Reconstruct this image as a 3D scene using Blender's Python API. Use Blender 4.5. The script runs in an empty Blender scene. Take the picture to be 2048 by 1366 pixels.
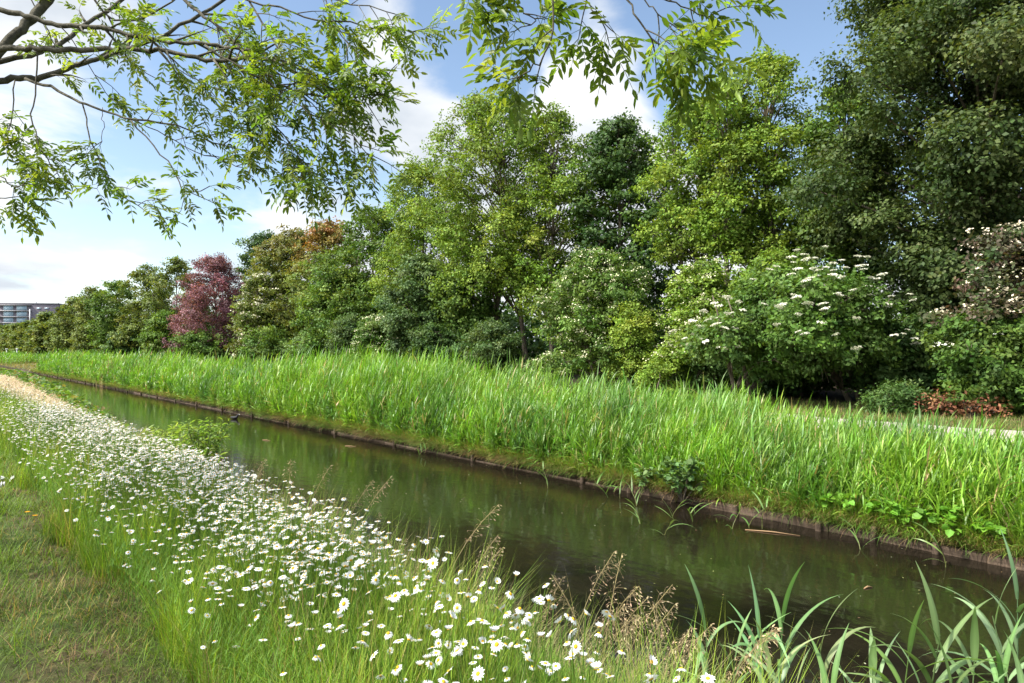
import bpy, math, random
import numpy as np
from mathutils import Vector

# ------------------------------------------------------------------ camera, sky, sun, exposure
SC = bpy.context.scene
COL = SC.collection
EYE = 2.3                      # eye above the water
F = 2048 * 24.0 / 36.0         # focal length in photograph pixels
HOR = 700.0                    # horizon row
YAW = math.radians(41.0)
DX, DY = math.sin(YAW), math.cos(YAW)
RX, RY = math.cos(YAW), -math.sin(YAW)

cd = bpy.data.cameras.new("camera")
cam = bpy.data.objects.new("camera", cd)
COL.objects.link(cam)
cd.lens = 24.0
cd.sensor_width = 36.0
cd.shift_y = (HOR - 683.0) / 2048.0
cd.clip_start = 0.05
cd.clip_end = 3000.0
cam.location = (0, 0, EYE)
cam.rotation_euler = (math.radians(90), 0, -YAW)
SC.camera = cam

SUN_AZ = math.atan2(-0.93, 0.36)      # measured from +Y towards +X
SUN_EL = math.radians(50)
sun_dir = Vector((math.sin(SUN_AZ) * math.cos(SUN_EL), math.cos(SUN_AZ) * math.cos(SUN_EL), math.sin(SUN_EL)))

SC.view_settings.view_transform = 'Standard'
SC.view_settings.look = 'None'
SC.view_settings.gamma = 1.0
SC.view_settings.exposure = 1.1

ld = bpy.data.lights.new("sun", 'SUN')
ld.energy = 4.2
ld.angle = math.radians(2.0)
ld.color = (1.0, 0.955, 0.87)
sun = bpy.data.objects.new("sun", ld)
COL.objects.link(sun)
sun.rotation_euler = (-sun_dir).to_track_quat('-Z', 'Y').to_euler()
sun.location = (-20, 10, 40)

CLOUDS = [  # photograph pixel, angular radius in degrees, weight
    (1150, 170, 7, .5), (1260, 210, 7, .4), (880, 290, 10, .45), (640, 380, 9, .3), (250, 420, 14, .22),
    (150, 250, 12, .12), (420, 250, 8, .1), (300, 560, 10, .15), (820, 150, 5, .3), (60, 480, 8, .1),
    (1590, 190, 3.5, .35), (1020, 600, 14, .45), (1300, 560, 14, .4), (0, 120, 12, .25), (880, 20, 4, .3),
    (1620, 90, 12, -.65), (1450, 60, 9, -.55), (985, 50, 5.5, -1.0), (745, 400, 4.5, -.7), (500, 290, 5, -.5), (620, 120, 8, -.5), (1020, 240, 4, -.4), (880, 60, 4, -.4),
    (420, 490, 4, -.2), (330, 330, 5, -.4), (560, 200, 6, -.4), (90, 320, 6, -.4), (420, 60, 8, -.45), (60, 590, 5, -.35), (450, 480, 6, -.45), (200, 500, 5, -.4), (1250, 60, 5, -.3), (1880, 150, 14, -.4), (1030, 235, 3, -.15)]


def pix_dir(px, py):
    u = (px - 1024) / F
    v = (HOR - py) / F
    d = Vector((DX + u * RX, DY + u * RY, v))
    return d.normalized()


def make_world():
    w = bpy.data.worlds.new("World")
    SC.world = w
    w.use_nodes = True
    nt = w.node_tree
    N, L = nt.nodes, nt.links
    N.clear()
    out = N.new('ShaderNodeOutputWorld')
    bg = N.new('ShaderNodeBackground')
    bg.inputs[1].default_value = 0.075
    L.new(bg.outputs[0], out.inputs[0])
    sky = N.new('ShaderNodeTexSky')
    sky.sky_type = 'NISHITA'
    sky.sun_disc = False
    sky.sun_elevation = SUN_EL
    sky.sun_rotation = SUN_AZ
    sky.air_density = 1.0
    sky.dust_density = 0.6
    sky.ozone_density = 1.6
    tc = N.new('ShaderNodeTexCoord')
    dirv = tc.outputs['Generated']
    sep = N.new('ShaderNodeSeparateXYZ')
    L.new(dirv, sep.inputs[0])

    def math_node(op, a=None, b=None, c=None):
        n = N.new('ShaderNodeMath')
        n.operation = op
        for i, x in enumerate((a, b, c)):
            if x is None:
                continue
            if isinstance(x, (int, float)):
                n.inputs[i].default_value = x
            else:
                L.new(x, n.inputs[i])
        return n.outputs[0]
    z = math_node('ADD', math_node('MAXIMUM', sep.outputs[2], 0.0), 0.22)
    cmb = N.new('ShaderNodeCombineXYZ')
    L.new(math_node('DIVIDE', sep.outputs[0], z), cmb.inputs[0])
    L.new(math_node('DIVIDE', sep.outputs[1], z), cmb.inputs[1])
    noise = N.new('ShaderNodeTexNoise')
    noise.inputs['Scale'].default_value = 1.9
    noise.inputs['Detail'].default_value = 9
    noise.inputs['Roughness'].default_value = 0.56
    noise.inputs['Distortion'].default_value = 0.25
    L.new(cmb.outputs[0], noise.inputs['Vector'])
    total = math_node('MULTIPLY_ADD', noise.outputs[0], 2.9, -1.1)
    for px, py, deg, wt in CLOUDS:
        d = pix_dir(px, py)
        dot = N.new('ShaderNodeVectorMath')
        dot.operation = 'DOT_PRODUCT'
        L.new(dirv, dot.inputs[0])
        dot.inputs[1].default_value = d
        mr = N.new('ShaderNodeMapRange')
        mr.interpolation_type = 'SMOOTHSTEP'
        mr.inputs['From Min'].default_value = math.cos(math.radians(deg * 1.5))
        mr.inputs['From Max'].default_value = 1.0
        mr.inputs['To Min'].default_value = 0.0
        mr.inputs['To Max'].default_value = wt
        L.new(dot.outputs['Value'], mr.inputs[0])
        total = math_node('ADD', total, mr.outputs[0])
    # thin veil towards the horizon
    hz = N.new('ShaderNodeMapRange')
    hz.inputs['From Min'].default_value = 0.0
    hz.inputs['From Max'].default_value = 0.3
    hz.inputs['To Min'].default_value = 0.25
    hz.inputs['To Max'].default_value = 0.0
    L.new(sep.outputs[2], hz.inputs[0])
    total = math_node('ADD', total, hz.outputs[0])
    mask = N.new('ShaderNodeMapRange')
    mask.interpolation_type = 'SMOOTHSTEP'
    mask.inputs['From Min'].default_value = 0.18
    mask.inputs['From Max'].default_value = 0.82
    L.new(total, mask.inputs[0])
    n2 = N.new('ShaderNodeTexNoise')
    n2.inputs['Scale'].default_value = 1.7
    n2.inputs['Detail'].default_value = 6
    mp = N.new('ShaderNodeMapping')
    mp.inputs['Location'].default_value = (3.3, 1.7, 0.4)
    L.new(cmb.outputs[0], mp.inputs[0])
    L.new(mp.outputs[0], n2.inputs['Vector'])
    ramp = N.new('ShaderNodeValToRGB')
    ramp.color_ramp.elements[0].position = 0.36
    ramp.color_ramp.elements[0].color = (4.7, 5.1, 5.6, 1)
    ramp.color_ramp.elements[1].position = 0.56
    ramp.color_ramp.elements[1].color = (7.3, 7.4, 7.5, 1)
    L.new(n2.outputs[0], ramp.inputs[0])
    blue = N.new('ShaderNodeMixRGB')          # deepened clear sky
    blue.blend_type = 'MULTIPLY'
    blue.inputs[0].default_value = 1.0
    blue.inputs[2].default_value = (1.6, 1.52, 1.42, 1)
    L.new(sky.outputs[0], blue.inputs[1])
    # added glow in the unseen cloud around the sun, for more fill light
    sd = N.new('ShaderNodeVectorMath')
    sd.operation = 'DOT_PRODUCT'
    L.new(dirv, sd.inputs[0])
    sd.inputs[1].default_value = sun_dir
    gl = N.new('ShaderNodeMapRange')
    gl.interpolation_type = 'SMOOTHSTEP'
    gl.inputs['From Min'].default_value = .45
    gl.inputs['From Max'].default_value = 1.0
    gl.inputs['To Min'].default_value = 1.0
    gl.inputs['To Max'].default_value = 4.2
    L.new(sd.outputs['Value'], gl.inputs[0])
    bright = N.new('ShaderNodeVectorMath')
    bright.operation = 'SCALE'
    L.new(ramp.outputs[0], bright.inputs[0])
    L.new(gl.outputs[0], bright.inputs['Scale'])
    mask_near = math_node('ADD', mask.outputs[0], math_node('MULTIPLY_ADD', gl.outputs[0], .3, -.3))  # extra cloud cover added around the sun to carry the fill glow
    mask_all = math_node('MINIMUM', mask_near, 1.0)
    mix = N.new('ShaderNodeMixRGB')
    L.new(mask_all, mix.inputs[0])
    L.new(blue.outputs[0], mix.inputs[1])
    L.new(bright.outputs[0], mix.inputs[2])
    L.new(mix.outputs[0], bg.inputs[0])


make_world()

# ------------------------------------------------------------------ helpers
RNG = np.random.default_rng(11)


def lin(r, g, b):
    f = lambda c: (c / 255) / 12.92 if c / 255 <= 0.04045 else ((c / 255 + 0.055) / 1.055) ** 2.4
    return np.array([f(r), f(g), f(b)])


def unit(v):
    return v / np.maximum(np.linalg.norm(v, axis=-1, keepdims=True), 1e-9)


def P(px, py, t):
    u = (px - 1024) / F
    return np.array([t * (DX + u * RX), t * (DY + u * RY), EYE + t * (HOR - py) / F])


def depth_at_x(px, X):
    return X / (DX + (px - 1024) / F * RX)


TX = [-600, -60, -4, 0.9, 1.9, 2.35, 2.95, 3.5, 4.1, 5.2, 8.2, 8.72, 8.735, 8.95, 9.6, 12, 15, 18, 22, 30, 60, 900]
TZ = [1.0, .85, .74, .70, .67, .57, .3, .0, -.45, -.8, -.8, -.7, .11, .17, .32, .45, .5, .53, .58, .65, .8, 1.2]


def bank_shift(y):
    """how much wider the near bank grows towards the far end"""
    return np.interp(y, [1.5, 4, 9, 13, 26, 45, 62, 120], [-.72, -.62, -.42, -.1, 1.1, 2.4, 3.1, 3.4])


def bank_x(xe, y):
    return np.where(xe < 1.9, xe, 1.9 + (xe - 1.9) * (1.6 + bank_shift(y)) / 1.6)


def gz(x, y):
    x = np.asarray(x, float)
    y = np.asarray(y, float)
    sh = bank_shift(y)
    e = 3.5 + sh
    xe = np.where(x < 1.9, x, np.where(x < e, 1.9 + (x - 1.9) * 1.6 / (1.6 + sh), np.where(x < 8.2, 3.5 + (x - e) * 4.7 / (8.2 - e), x)))
    z = np.interp(xe, TX, TZ)
    n = .5 * np.sin(1.7 * x + .9 * y) * np.sin(1.3 * y - .6 * x + 1) + .3 * np.sin(3.9 * x - 2.1 * y + 2) + .2 * np.sin(7.1 * y + 5 * x)
    amp = np.where((x > 8.6) & (x < 9.2), 0.0, .03)
    return z + amp * n


class Geo:
    def __init__(s):
        s.v, s.q, s.c, s.n = [], [], [], 0

    def add(s, v, q, c):
        v = np.asarray(v, float).reshape(-1, 3)
        q = np.asarray(q, np.int64).reshape(-1, 4)
        c = np.asarray(c, float)
        if c.ndim == 1:
            c = np.broadcast_to(c, (len(v), 3))
        s.v.append(v)
        s.q.append(q + s.n)
        s.c.append(c.reshape(-1, 3))
        s.n += len(v)

    def build(s, name, mat, parent=None, smooth=False):
        me = bpy.data.meshes.new(name)
        if s.n:
            v = np.concatenate(s.v)
            q = np.concatenate(s.q)
            c = np.concatenate(s.c)
            if parent is not None:
                off = Vector((0, 0, 0))
                p = parent
                while p is not None:
                    off += p.location
                    p = p.parent
                v = v - np.array(off)
            tri = q[:, 3] == q[:, 2]
            tot = np.where(tri, 3, 4)
            start = np.concatenate([[0], np.cumsum(tot)[:-1]])
            keep = np.ones(q.shape, bool)
            keep[tri, 3] = False
            me.vertices.add(len(v))
            me.vertices.foreach_set('co', v.astype(np.float32).ravel())
            flat = q[keep]
            me.loops.add(len(flat))
            me.loops.foreach_set('vertex_index', flat.astype(np.int32))
            me.polygons.add(len(q))
            me.polygons.foreach_set('loop_start', start.astype(np.int32))
            me.polygons.foreach_set('loop_total', tot.astype(np.int32))
            if smooth:
                me.polygons.foreach_set('use_smooth', np.ones(len(q), bool))
            at = me.attributes.new('col', 'FLOAT_COLOR', 'POINT')
            at.data.foreach_set('color', np.concatenate([np.clip(c, 0, 1), np.ones((len(c), 1))], 1).astype(np.float32).ravel())
            me.update()
            me.validate()
        me.materials.append(mat)
        o = bpy.data.objects.new(name, me)
        COL.objects.link(o)
        if parent is not None:
            o.parent = parent
        return o


def tag(o, label=None, cat=None, group=None, kind=None):
    if label:
        o['label'] = label
    if cat:
        o['category'] = cat
    if group:
        o['group'] = group
    if kind:
        o['kind'] = kind
    return o


def thing(name, label, cat, loc, group=None):
    o = bpy.data.objects.new(name, None)
    o.empty_display_size = 0.2
    o.location = tuple(float(a) for a in loc)
    COL.objects.link(o)
    return tag(o, label, cat, group)


def jit(c, n, rng, amt=.15, hue=.06):
    """n colours scattered about one or several colours"""
    c = np.asarray(c, float)
    base = np.broadcast_to(c, (n, 3)) if c.ndim == 1 else c
    return base * (1 + rng.normal(0, amt, (n, 1))).clip(.45, 1.7) * (1 + rng.normal(0, hue, (n, 3))).clip(.7, 1.3)


def leaves4(g, pos, d, nrm, L, W, col, fold=.12):
    n = len(pos)
    L = np.broadcast_to(L, (n,))[:, None]
    W = np.broadcast_to(W, (n,))[:, None]
    d = unit(d)
    side = unit(np.cross(nrm, d))
    nn = np.cross(d, side)
    v = np.stack([pos, pos + d * L * .45 + side * W * .5 + nn * W * fold, pos + d * L, pos + d * L * .45 - side * W * .5 + nn * W * fold], 1)
    q = np.arange(n * 4).reshape(n, 4)
    g.add(v, q, np.repeat(col, 4, 0))


def leaves6(g, pos, d, nrm, L, W, col, fold=.18, droop=.12):
    n = len(pos)
    L = np.broadcast_to(L, (n,))[:, None]
    W = np.broadcast_to(W, (n,))[:, None]
    d = unit(d)
    side = unit(np.cross(nrm, d))
    nn = np.cross(d, side)
    a = pos + d * L * .3
    b = pos + d * L * .68 - nn * L * droop * .4
    tip = pos + d * L - nn * L * droop
    up = nn * W * fold
    v = np.stack([pos, a + side * W * .5 + up, b + side * W * .4 + up, tip, b - side * W * .4 + up, a - side * W * .5 + up], 1)
    k = np.arange(n)[:, None] * 6
    q = np.concatenate([k + np.array([[0, 1, 2, 3]]), k + np.array([[0, 3, 4, 5]])])
    g.add(v, q, np.repeat(col, 6, 0))


PROF_GRASS = lambda s: (1 - s) ** .7
PROF_REED = lambda s: np.interp(s, [0, .12, .35, .7, 1], [.55, .9, 1, .6, .03])


def blades(g, base, az, L, W, lean, bend, seg, c0, c1, prof=PROF_GRASS, twist=0.0, fold=0.0):
    """ribbons that start at an angle lean from the vertical and bend over by bend"""
    n = len(base)
    b = lambda a: np.broadcast_to(np.asarray(a, float), (n,))
    az, L, W, lean, bend, twist = map(b, (az, L, W, lean, bend, twist))
    h = np.stack([np.cos(az), np.sin(az), 0 * az], 1)
    sv = np.stack([-np.sin(az), np.cos(az), 0 * az], 1)
    p = base.copy()
    rows, cols = [], []
    for i in range(seg + 1):
        s = i / seg
        th = lean + bend * s
        w = (W * prof(np.full(n, s)))[:, None] * .5
        tw = (twist * s)[:, None]
        tang = h * np.sin(th)[:, None] + np.array([0, 0, 1.]) * np.cos(th)[:, None]
        nv = np.cross(sv, tang)
        sd = sv * np.cos(tw) + nv * np.sin(tw)
        if fold:
            rows += [p + sd * w + nv * w * fold, p, p - sd * w + nv * w * fold]
        else:
            rows += [p + sd * w, p - sd * w]
        c = c0 * (1 - s) + c1 * s
        cols += [c, np.clip(c * 1.35, 0, .8), c * .92] if fold else [c, c]
        if i < seg:
            thm = lean + bend * (s + .5 / seg)
            p = p + (h * np.sin(thm)[:, None] + np.array([0, 0, 1.]) * np.cos(thm)[:, None]) * (L / seg)[:, None]
    m = 3 if fold else 2
    V = np.stack(rows, 1)
    C = np.stack(cols, 1)
    k = np.arange(n)[:, None] * (m * (seg + 1))
    q = []
    for i in range(seg):
        for j in range(m - 1):
            a = i * m + j
            q.append(k + np.array([[a, a + 1, a + m + 1, a + m]]))
    g.add(V, np.concatenate(q), C)
    return p


def tube(g, pts, rad, col, sides=6, cap=True):
    pts = np.asarray(pts, float)
    n = len(pts)
    rad = np.broadcast_to(np.asarray(rad, float), (n,)) if np.ndim(rad) == 0 or len(np.atleast_1d(rad)) == n else np.linspace(rad[0], rad[1], n)
    t = unit(np.gradient(pts, axis=0))
    ref = np.array([0, 0, 1.]) if abs(t[0, 2]) < .8 else np.array([1., 0, 0])
    u = unit(np.cross(t, ref))
    w = np.cross(t, u)
    a = np.arange(sides) / sides * 2 * math.pi
    ring = pts[:, None] + rad[:, None, None] * (np.cos(a)[None, :, None] * u[:, None] + np.sin(a)[None, :, None] * w[:, None])
    i = np.arange(n - 1)[:, None] * sides
    j = np.arange(sides)[None]
    jn = (j + 1) % sides
    q = np.stack([i + j, i + jn, i + sides + jn, i + sides + j], -1).reshape(-1, 4)
    V = ring.reshape(-1, 3)
    if cap:
        V = np.concatenate([V, pts[:1], pts[-1:]])
        b0, b1 = n * sides, n * sides + 1
        jj = np.arange(sides)
        jj2 = (jj + 1) % sides
        q = np.concatenate([q, np.stack([jj2, jj, np.full(sides, b0), np.full(sides, b0)], 1), np.stack([(n - 1) * sides + jj, (n - 1) * sides + jj2, np.full(sides, b1), np.full(sides, b1)], 1)])
    g.add(V, q, col)


def sticks(g, p0, p1, r0, r1, col, sides=3):
    """many straight thin prisms at once"""
    n = len(p0)
    t = unit(p1 - p0)
    ref = np.where(np.abs(t[:, 2:3]) < .8, np.array([[0, 0, 1.]]), np.array([[1., 0, 0]]))
    u = unit(np.cross(t, ref))
    w = np.cross(t, u)
    a = np.arange(sides) / sides * 2 * math.pi
    off = np.cos(a)[None, :, None] * u[:, None] + np.sin(a)[None, :, None] * w[:, None]
    r0 = np.broadcast_to(r0, (n,))[:, None, None]
    r1 = np.broadcast_to(r1, (n,))[:, None, None]
    V = np.concatenate([p0[:, None] + off * r0, p1[:, None] + off * r1], 1)
    k = np.arange(n)[:, None] * 2 * sides
    q = np.concatenate([k + np.array([[j, (j + 1) % sides, sides + (j + 1) % sides, sides + j]]) for j in range(sides)])
    col = np.asarray(col)
    g.add(V, q, col if col.ndim == 1 else np.repeat(col, 2 * sides, 0))


def curve_pts(pts, n):
    """smooth resampling of a polyline (Catmull-Rom)"""
    pts = np.asarray(pts, float)
    m = len(pts)
    ext = np.concatenate([[2 * pts[0] - pts[1]], pts, [2 * pts[-1] - pts[-2]]])
    s = np.linspace(0, m - 1 - 1e-6, n)
    i = s.astype(int)
    f = (s - i)[:, None]
    p0, p1, p2, p3 = ext[i], ext[i + 1], ext[i + 2], ext[i + 3]
    return .5 * (2 * p1 + (p2 - p0) * f + (2 * p0 - 5 * p1 + 4 * p2 - p3) * f ** 2 + (3 * p1 - p0 - 3 * p2 + p3) * f ** 3)


def box(g, lo, hi, col):
    x0, y0, z0 = lo
    x1, y1, z1 = hi
    v = [(x0, y0, z0), (x1, y0, z0), (x1, y1, z0), (x0, y1, z0), (x0, y0, z1), (x1, y0, z1), (x1, y1, z1), (x0, y1, z1)]
    q = [(0, 3, 2, 1), (4, 5, 6, 7), (0, 1, 5, 4), (1, 2, 6, 5), (2, 3, 7, 6), (3, 0, 4, 7)]
    g.add(v, q, col)


def loft(g, pts, rx, rz, col, sides=12):
    """closed body lofted along x-ish path; rx across, rz upright"""
    pts = np.asarray(pts, float)
    n = len(pts)
    t = unit(np.gradient(pts, axis=0))
    u = unit(np.cross(t, np.array([0, 0, 1.])))
    w = np.cross(u, t)
    a = np.arange(sides) / sides * 2 * math.pi
    ring = pts[:, None] + np.cos(a)[None, :, None] * u[:, None] * np.asarray(rx)[:, None, None] + np.sin(a)[None, :, None] * w[:, None] * np.asarray(rz)[:, None, None]
    i = np.arange(n - 1)[:, None] * sides
    j = np.arange(sides)[None]
    q = np.stack([i + j, i + (j + 1) % sides, i + sides + (j + 1) % sides, i + sides + j], -1).reshape(-1, 4)
    g.add(ring.reshape(-1, 3), q, col)


# ------------------------------------------------------------------ materials
def mat_base(name):
    m = bpy.data.materials.new(name)
    m.use_nodes = True
    nt = m.node_tree
    nt.nodes.clear()
    return m, nt.nodes, nt.links


def mat_leaf(name, transl=.38, rough=.5, spec=.35, tcol=(1.35, 1.25, .55)):
    m, N, L = mat_base(name)
    out = N.new('ShaderNodeOutputMaterial')
    at = N.new('ShaderNodeAttribute')
    at.attribute_name = 'col'
    nz = N.new('ShaderNodeTexNoise')
    nz.inputs['Scale'].default_value = 6.0
    tc = N.new('ShaderNodeTexCoord')
    L.new(tc.outputs['Object'], nz.inputs['Vector'])
    mr = N.new('ShaderNodeMapRange')
    mr.inputs['To Min'].default_value = .85
    mr.inputs['To Max'].default_value = 1.15
    L.new(nz.outputs[0], mr.inputs[0])
    mul = N.new('ShaderNodeVectorMath')
    mul.operation = 'SCALE'
    L.new(at.outputs['Color'], mul.inputs[0])
    L.new(mr.outputs[0], mul.inputs['Scale'])
    b = N.new('ShaderNodeBsdfPrincipled')
    b.inputs['Roughness'].default_value = rough
    b.inputs['Specular IOR Level'].default_value = spec
    L.new(mul.outputs[0], b.inputs['Base Color'])
    if transl <= 0:
        L.new(b.outputs[0], out.inputs[0])
        return m
    t = N.new('ShaderNodeBsdfTranslucent')
    m2 = N.new('ShaderNodeVectorMath')
    m2.operation = 'MULTIPLY'
    m2.inputs[1].default_value = tcol
    L.new(mul.outputs[0], m2.inputs[0])
    L.new(m2.outputs[0], t.inputs[0])
    mx = N.new('ShaderNodeMixShader')
    mx.inputs[0].default_value = transl
    L.new(b.outputs[0], mx.inputs[1])
    L.new(t.outputs[0], mx.inputs[2])
    L.new(mx.outputs[0], out.inputs[0])
    return m


def mat_rough(name, c0, c1, scale=5.0, rough=.9, bump=.4, spec=.2, stretch=(1, 1, 1), attr=False):
    m, N, L = mat_base(name)
    out = N.new('ShaderNodeOutputMaterial')
    tc = N.new('ShaderNodeTexCoord')
    mp = N.new('ShaderNodeMapping')
    mp.inputs['Scale'].default_value = stretch
    L.new(tc.outputs['Object'], mp.inputs[0])
    nz = N.new('ShaderNodeTexNoise')
    nz.inputs['Scale'].default_value = scale
    nz.inputs['Detail'].default_value = 8
    nz.inputs['Roughness'].default_value = .65
    L.new(mp.outputs[0], nz.inputs['Vector'])
    rp = N.new('ShaderNodeValToRGB')
    rp.color_ramp.elements[0].position = .35
    rp.color_ramp.elements[1].position = .68
    rp.color_ramp.elements[0].color = (*c0, 1)
    rp.color_ramp.elements[1].color = (*c1, 1)
    L.new(nz.outputs[0], rp.inputs[0])
    b = N.new('ShaderNodeBsdfPrincipled')
    b.inputs['Roughness'].default_value = rough
    b.inputs['Specular IOR Level'].default_value = spec
    if attr:
        at = N.new('ShaderNodeAttribute')
        at.attribute_name = 'col'
        mu = N.new('ShaderNodeMixRGB')
        mu.blend_type = 'MULTIPLY'
        mu.inputs[0].default_value = 1
        L.new(at.outputs['Color'], mu.inputs[1])
        L.new(rp.outputs[0], mu.inputs[2])
        L.new(mu.outputs[0], b.inputs['Base Color'])
    else:
        L.new(rp.outputs[0], b.inputs['Base Color'])
    bp = N.new('ShaderNodeBump')
    bp.inputs['Strength'].default_value = bump
    bp.inputs['Distance'].default_value = .03
    L.new(nz.outputs[0], bp.inputs['Height'])
    L.new(bp.outputs[0], b.inputs['Normal'])
    L.new(b.outputs[0], out.inputs[0])
    return m


def mat_ground():
    m, N, L = mat_base("ground")
    out = N.new('ShaderNodeOutputMaterial')
    tc = N.new('ShaderNodeTexCoord')

    def noise(scale, det=7):
        n = N.new('ShaderNodeTexNoise')
        n.inputs['Scale'].default_value = scale
        n.inputs['Detail'].default_value = det
        n.inputs['Roughness'].default_value = .62
        L.new(tc.outputs['Object'], n.inputs['Vector'])
        return n.outputs[0]

    def ramp(fac, stops):
        r = N.new('ShaderNodeValToRGB')
        el = r.color_ramp.elements
        while len(el) < len(stops):
            el.new(.5)
        for e, (p, c) in zip(el, stops):
            e.position = p
            e.color = (*c, 1)
        L.new(fac, r.inputs[0])
        return r.outputs[0]
    green = ramp(noise(9), [(.3, (.02, .03, .008)), (.5, (.05, .075, .015)), (.7, (.10, .11, .032))])
    soil = ramp(noise(14), [(.3, (.03, .02, .012)), (.55, (.085, .057, .03)), (.75, (.2, .145, .08))])
    mask = ramp(noise(1.3, 5), [(.42, (0, 0, 0)), (.62, (1, 1, 1))])
    mx = N.new('ShaderNodeMixRGB')
    L.new(mask, mx.inputs[0])
    L.new(green, mx.inputs[1])
    L.new(soil, mx.inputs[2])
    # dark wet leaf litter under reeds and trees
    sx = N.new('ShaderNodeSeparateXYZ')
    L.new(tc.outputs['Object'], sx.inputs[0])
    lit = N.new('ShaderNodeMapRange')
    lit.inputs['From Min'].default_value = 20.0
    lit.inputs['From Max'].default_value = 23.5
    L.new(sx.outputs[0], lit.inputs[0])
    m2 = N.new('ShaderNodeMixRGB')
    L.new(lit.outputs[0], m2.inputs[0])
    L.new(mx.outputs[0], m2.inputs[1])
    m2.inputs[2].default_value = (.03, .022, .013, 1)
    wet = N.new('ShaderNodeMapRange')
    wet.inputs['From Min'].default_value = .06
    wet.inputs['From Max'].default_value = .3
    wet.inputs['To Min'].default_value = 1
    wet.inputs['To Max'].default_value = 0
    L.new(sx.outputs[2], wet.inputs[0])
    m3 = N.new('ShaderNodeMixRGB')
    L.new(wet.outputs[0], m3.inputs[0])
    L.new(m2.outputs[0], m3.inputs[1])
    m3.inputs[2].default_value = (.03, .022, .012, 1)
    b = N.new('ShaderNodeBsdfPrincipled')
    b.inputs['Roughness'].default_value = .95
    b.inputs['Specular IOR Level'].default_value = .15
    L.new(m3.outputs[0], b.inputs['Base Color'])
    bp = N.new('ShaderNodeBump')
    bp.inputs['Strength'].default_value = .8
    bp.inputs['Distance'].default_value = .05
    L.new(noise(22), bp.inputs['Height'])
    L.new(bp.outputs[0], b.inputs['Normal'])
    L.new(b.outputs[0], out.inputs[0])
    return m


def mat_water():
    m, N, L = mat_base("water")
    out = N.new('ShaderNodeOutputMaterial')
    tc = N.new('ShaderNodeTexCoord')
    n1 = N.new('ShaderNodeTexNoise')
    n1.inputs['Scale'].default_value = .5
    n1.inputs['Detail'].default_value = 6
    L.new(tc.outputs['Object'], n1.inputs['Vector'])
    rp = N.new('ShaderNodeValToRGB')
    rp.color_ramp.elements[0].color = (.0085, .0066, .0042, 1)
    rp.color_ramp.elements[1].color = (.0130, .0102, .0064, 1)
    rp.color_ramp.elements[0].position = .35
    rp.color_ramp.elements[1].position = .7
    L.new(n1.outputs[0], rp.inputs[0])
    b = N.new('ShaderNodeBsdfPrincipled')
    b.inputs['IOR'].default_value = 1.333
    b.inputs['Roughness'].default_value = .075
    b.inputs['Specular IOR Level'].default_value = .5
    L.new(rp.outputs[0], b.inputs['Base Color'])
    mp = N.new('ShaderNodeMapping')
    mp.inputs['Scale'].default_value = (1.0, .55, 1)
    L.new(tc.outputs['Object'], mp.inputs[0])
    n2 = N.new('ShaderNodeTexNoise')
    n2.inputs['Scale'].default_value = 5.0
    n2.inputs['Detail'].default_value = 3
    L.new(mp.outputs[0], n2.inputs['Vector'])
    bp = N.new('ShaderNodeBump')
    bp.inputs['Strength'].default_value = .05
    bp.inputs['Distance'].default_value = .1
    L.new(n2.outputs[0], bp.inputs['Height'])
    L.new(bp.outputs[0], b.inputs['Normal'])
    L.new(b.outputs[0], out.inputs[0])
    return m


def mat_glass():
    m, N, L = mat_base("window_glass")
    out = N.new('ShaderNodeOutputMaterial')
    b = N.new('ShaderNodeBsdfPrincipled')
    nz = N.new('ShaderNodeTexNoise')
    nz.inputs['Scale'].default_value = .3
    rp = N.new('ShaderNodeValToRGB')
    rp.color_ramp.elements[0].color = (.32, .45, .55, 1)
    rp.color_ramp.elements[1].color = (.45, .58, .66, 1)
    L.new(nz.outputs[0], rp.inputs[0])
    L.new(rp.outputs[0], b.inputs['Base Color'])
    b.inputs['Roughness'].default_value = .12
    L.new(b.outputs[0], out.inputs[0])
    return m


M_LEAF = mat_leaf("tree_leaf", .32, .58, .22)
M_GLOSS = mat_leaf("glossy_leaf", .2, .42, .45)
M_ASH = mat_leaf("ash_leaf", .5, .45, .4, (1.4, 1.35, .55))
M_REED = mat_leaf("reed_leaf", .36, .42, .45, (1.2, 1.3, .55))
M_GRASS = mat_leaf("grass_blade", .38, .55, .25, (1.25, 1.25, .5))
M_PETAL = mat_leaf("white_petal", .25, .6, .2, (1, 1, .98))
M_BLOOM = mat_leaf("blossom", .15, .7, .15, (1, 1, .9))
M_DISC = mat_leaf("flower_centre", 0, .8, .1)
M_DRY = mat_leaf("dry_stalk", .2, .7, .2, (1.1, 1.0, .8))
M_BARK = mat_rough("bark", (.05, .04, .028), (.2, .165, .12), 6, .92, .8, .15, (1, 1, .35))
M_ASHBARK = mat_rough("ash_bark", (.045, .042, .03), (.15, .135, .1), 14, .92, .7, .15)
M_WOOD = mat_rough("weathered_timber", (.03, .02, .014), (.12, .085, .06), 9, .9, .7, .2, (1, .15, 2))
M_PATH = mat_rough("path_gravel", (.26, .23, .19), (.4, .36, .31), 16, .95, .6, .1)
M_BRICK = mat_rough("purple_brick", (.17, .15, .17), (.25, .225, .25), 2.2, .9, .2, .1)
M_CONC = mat_rough("pale_concrete", (.3, .29, .3), (.42, .41, .42), 3, .85, .2, .2)
M_METAL = mat_rough("white_paint", (.62, .62, .62), (.76, .76, .76), 8, .5, .1, .4)
M_PLAST = mat_rough("grey_metal", (.28, .29, .3), (.4, .41, .42), 8, .5, .1, .4)
M_COOT = mat_rough("black_feathers", (.012, .012, .013), (.035, .035, .037), 30, .7, .3, .3)
M_PAPER = mat_rough("white_paper", (.62, .62, .61), (.78, .78, .77), 10, .8, .3, .2)
M_GROUND = mat_ground()
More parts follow.
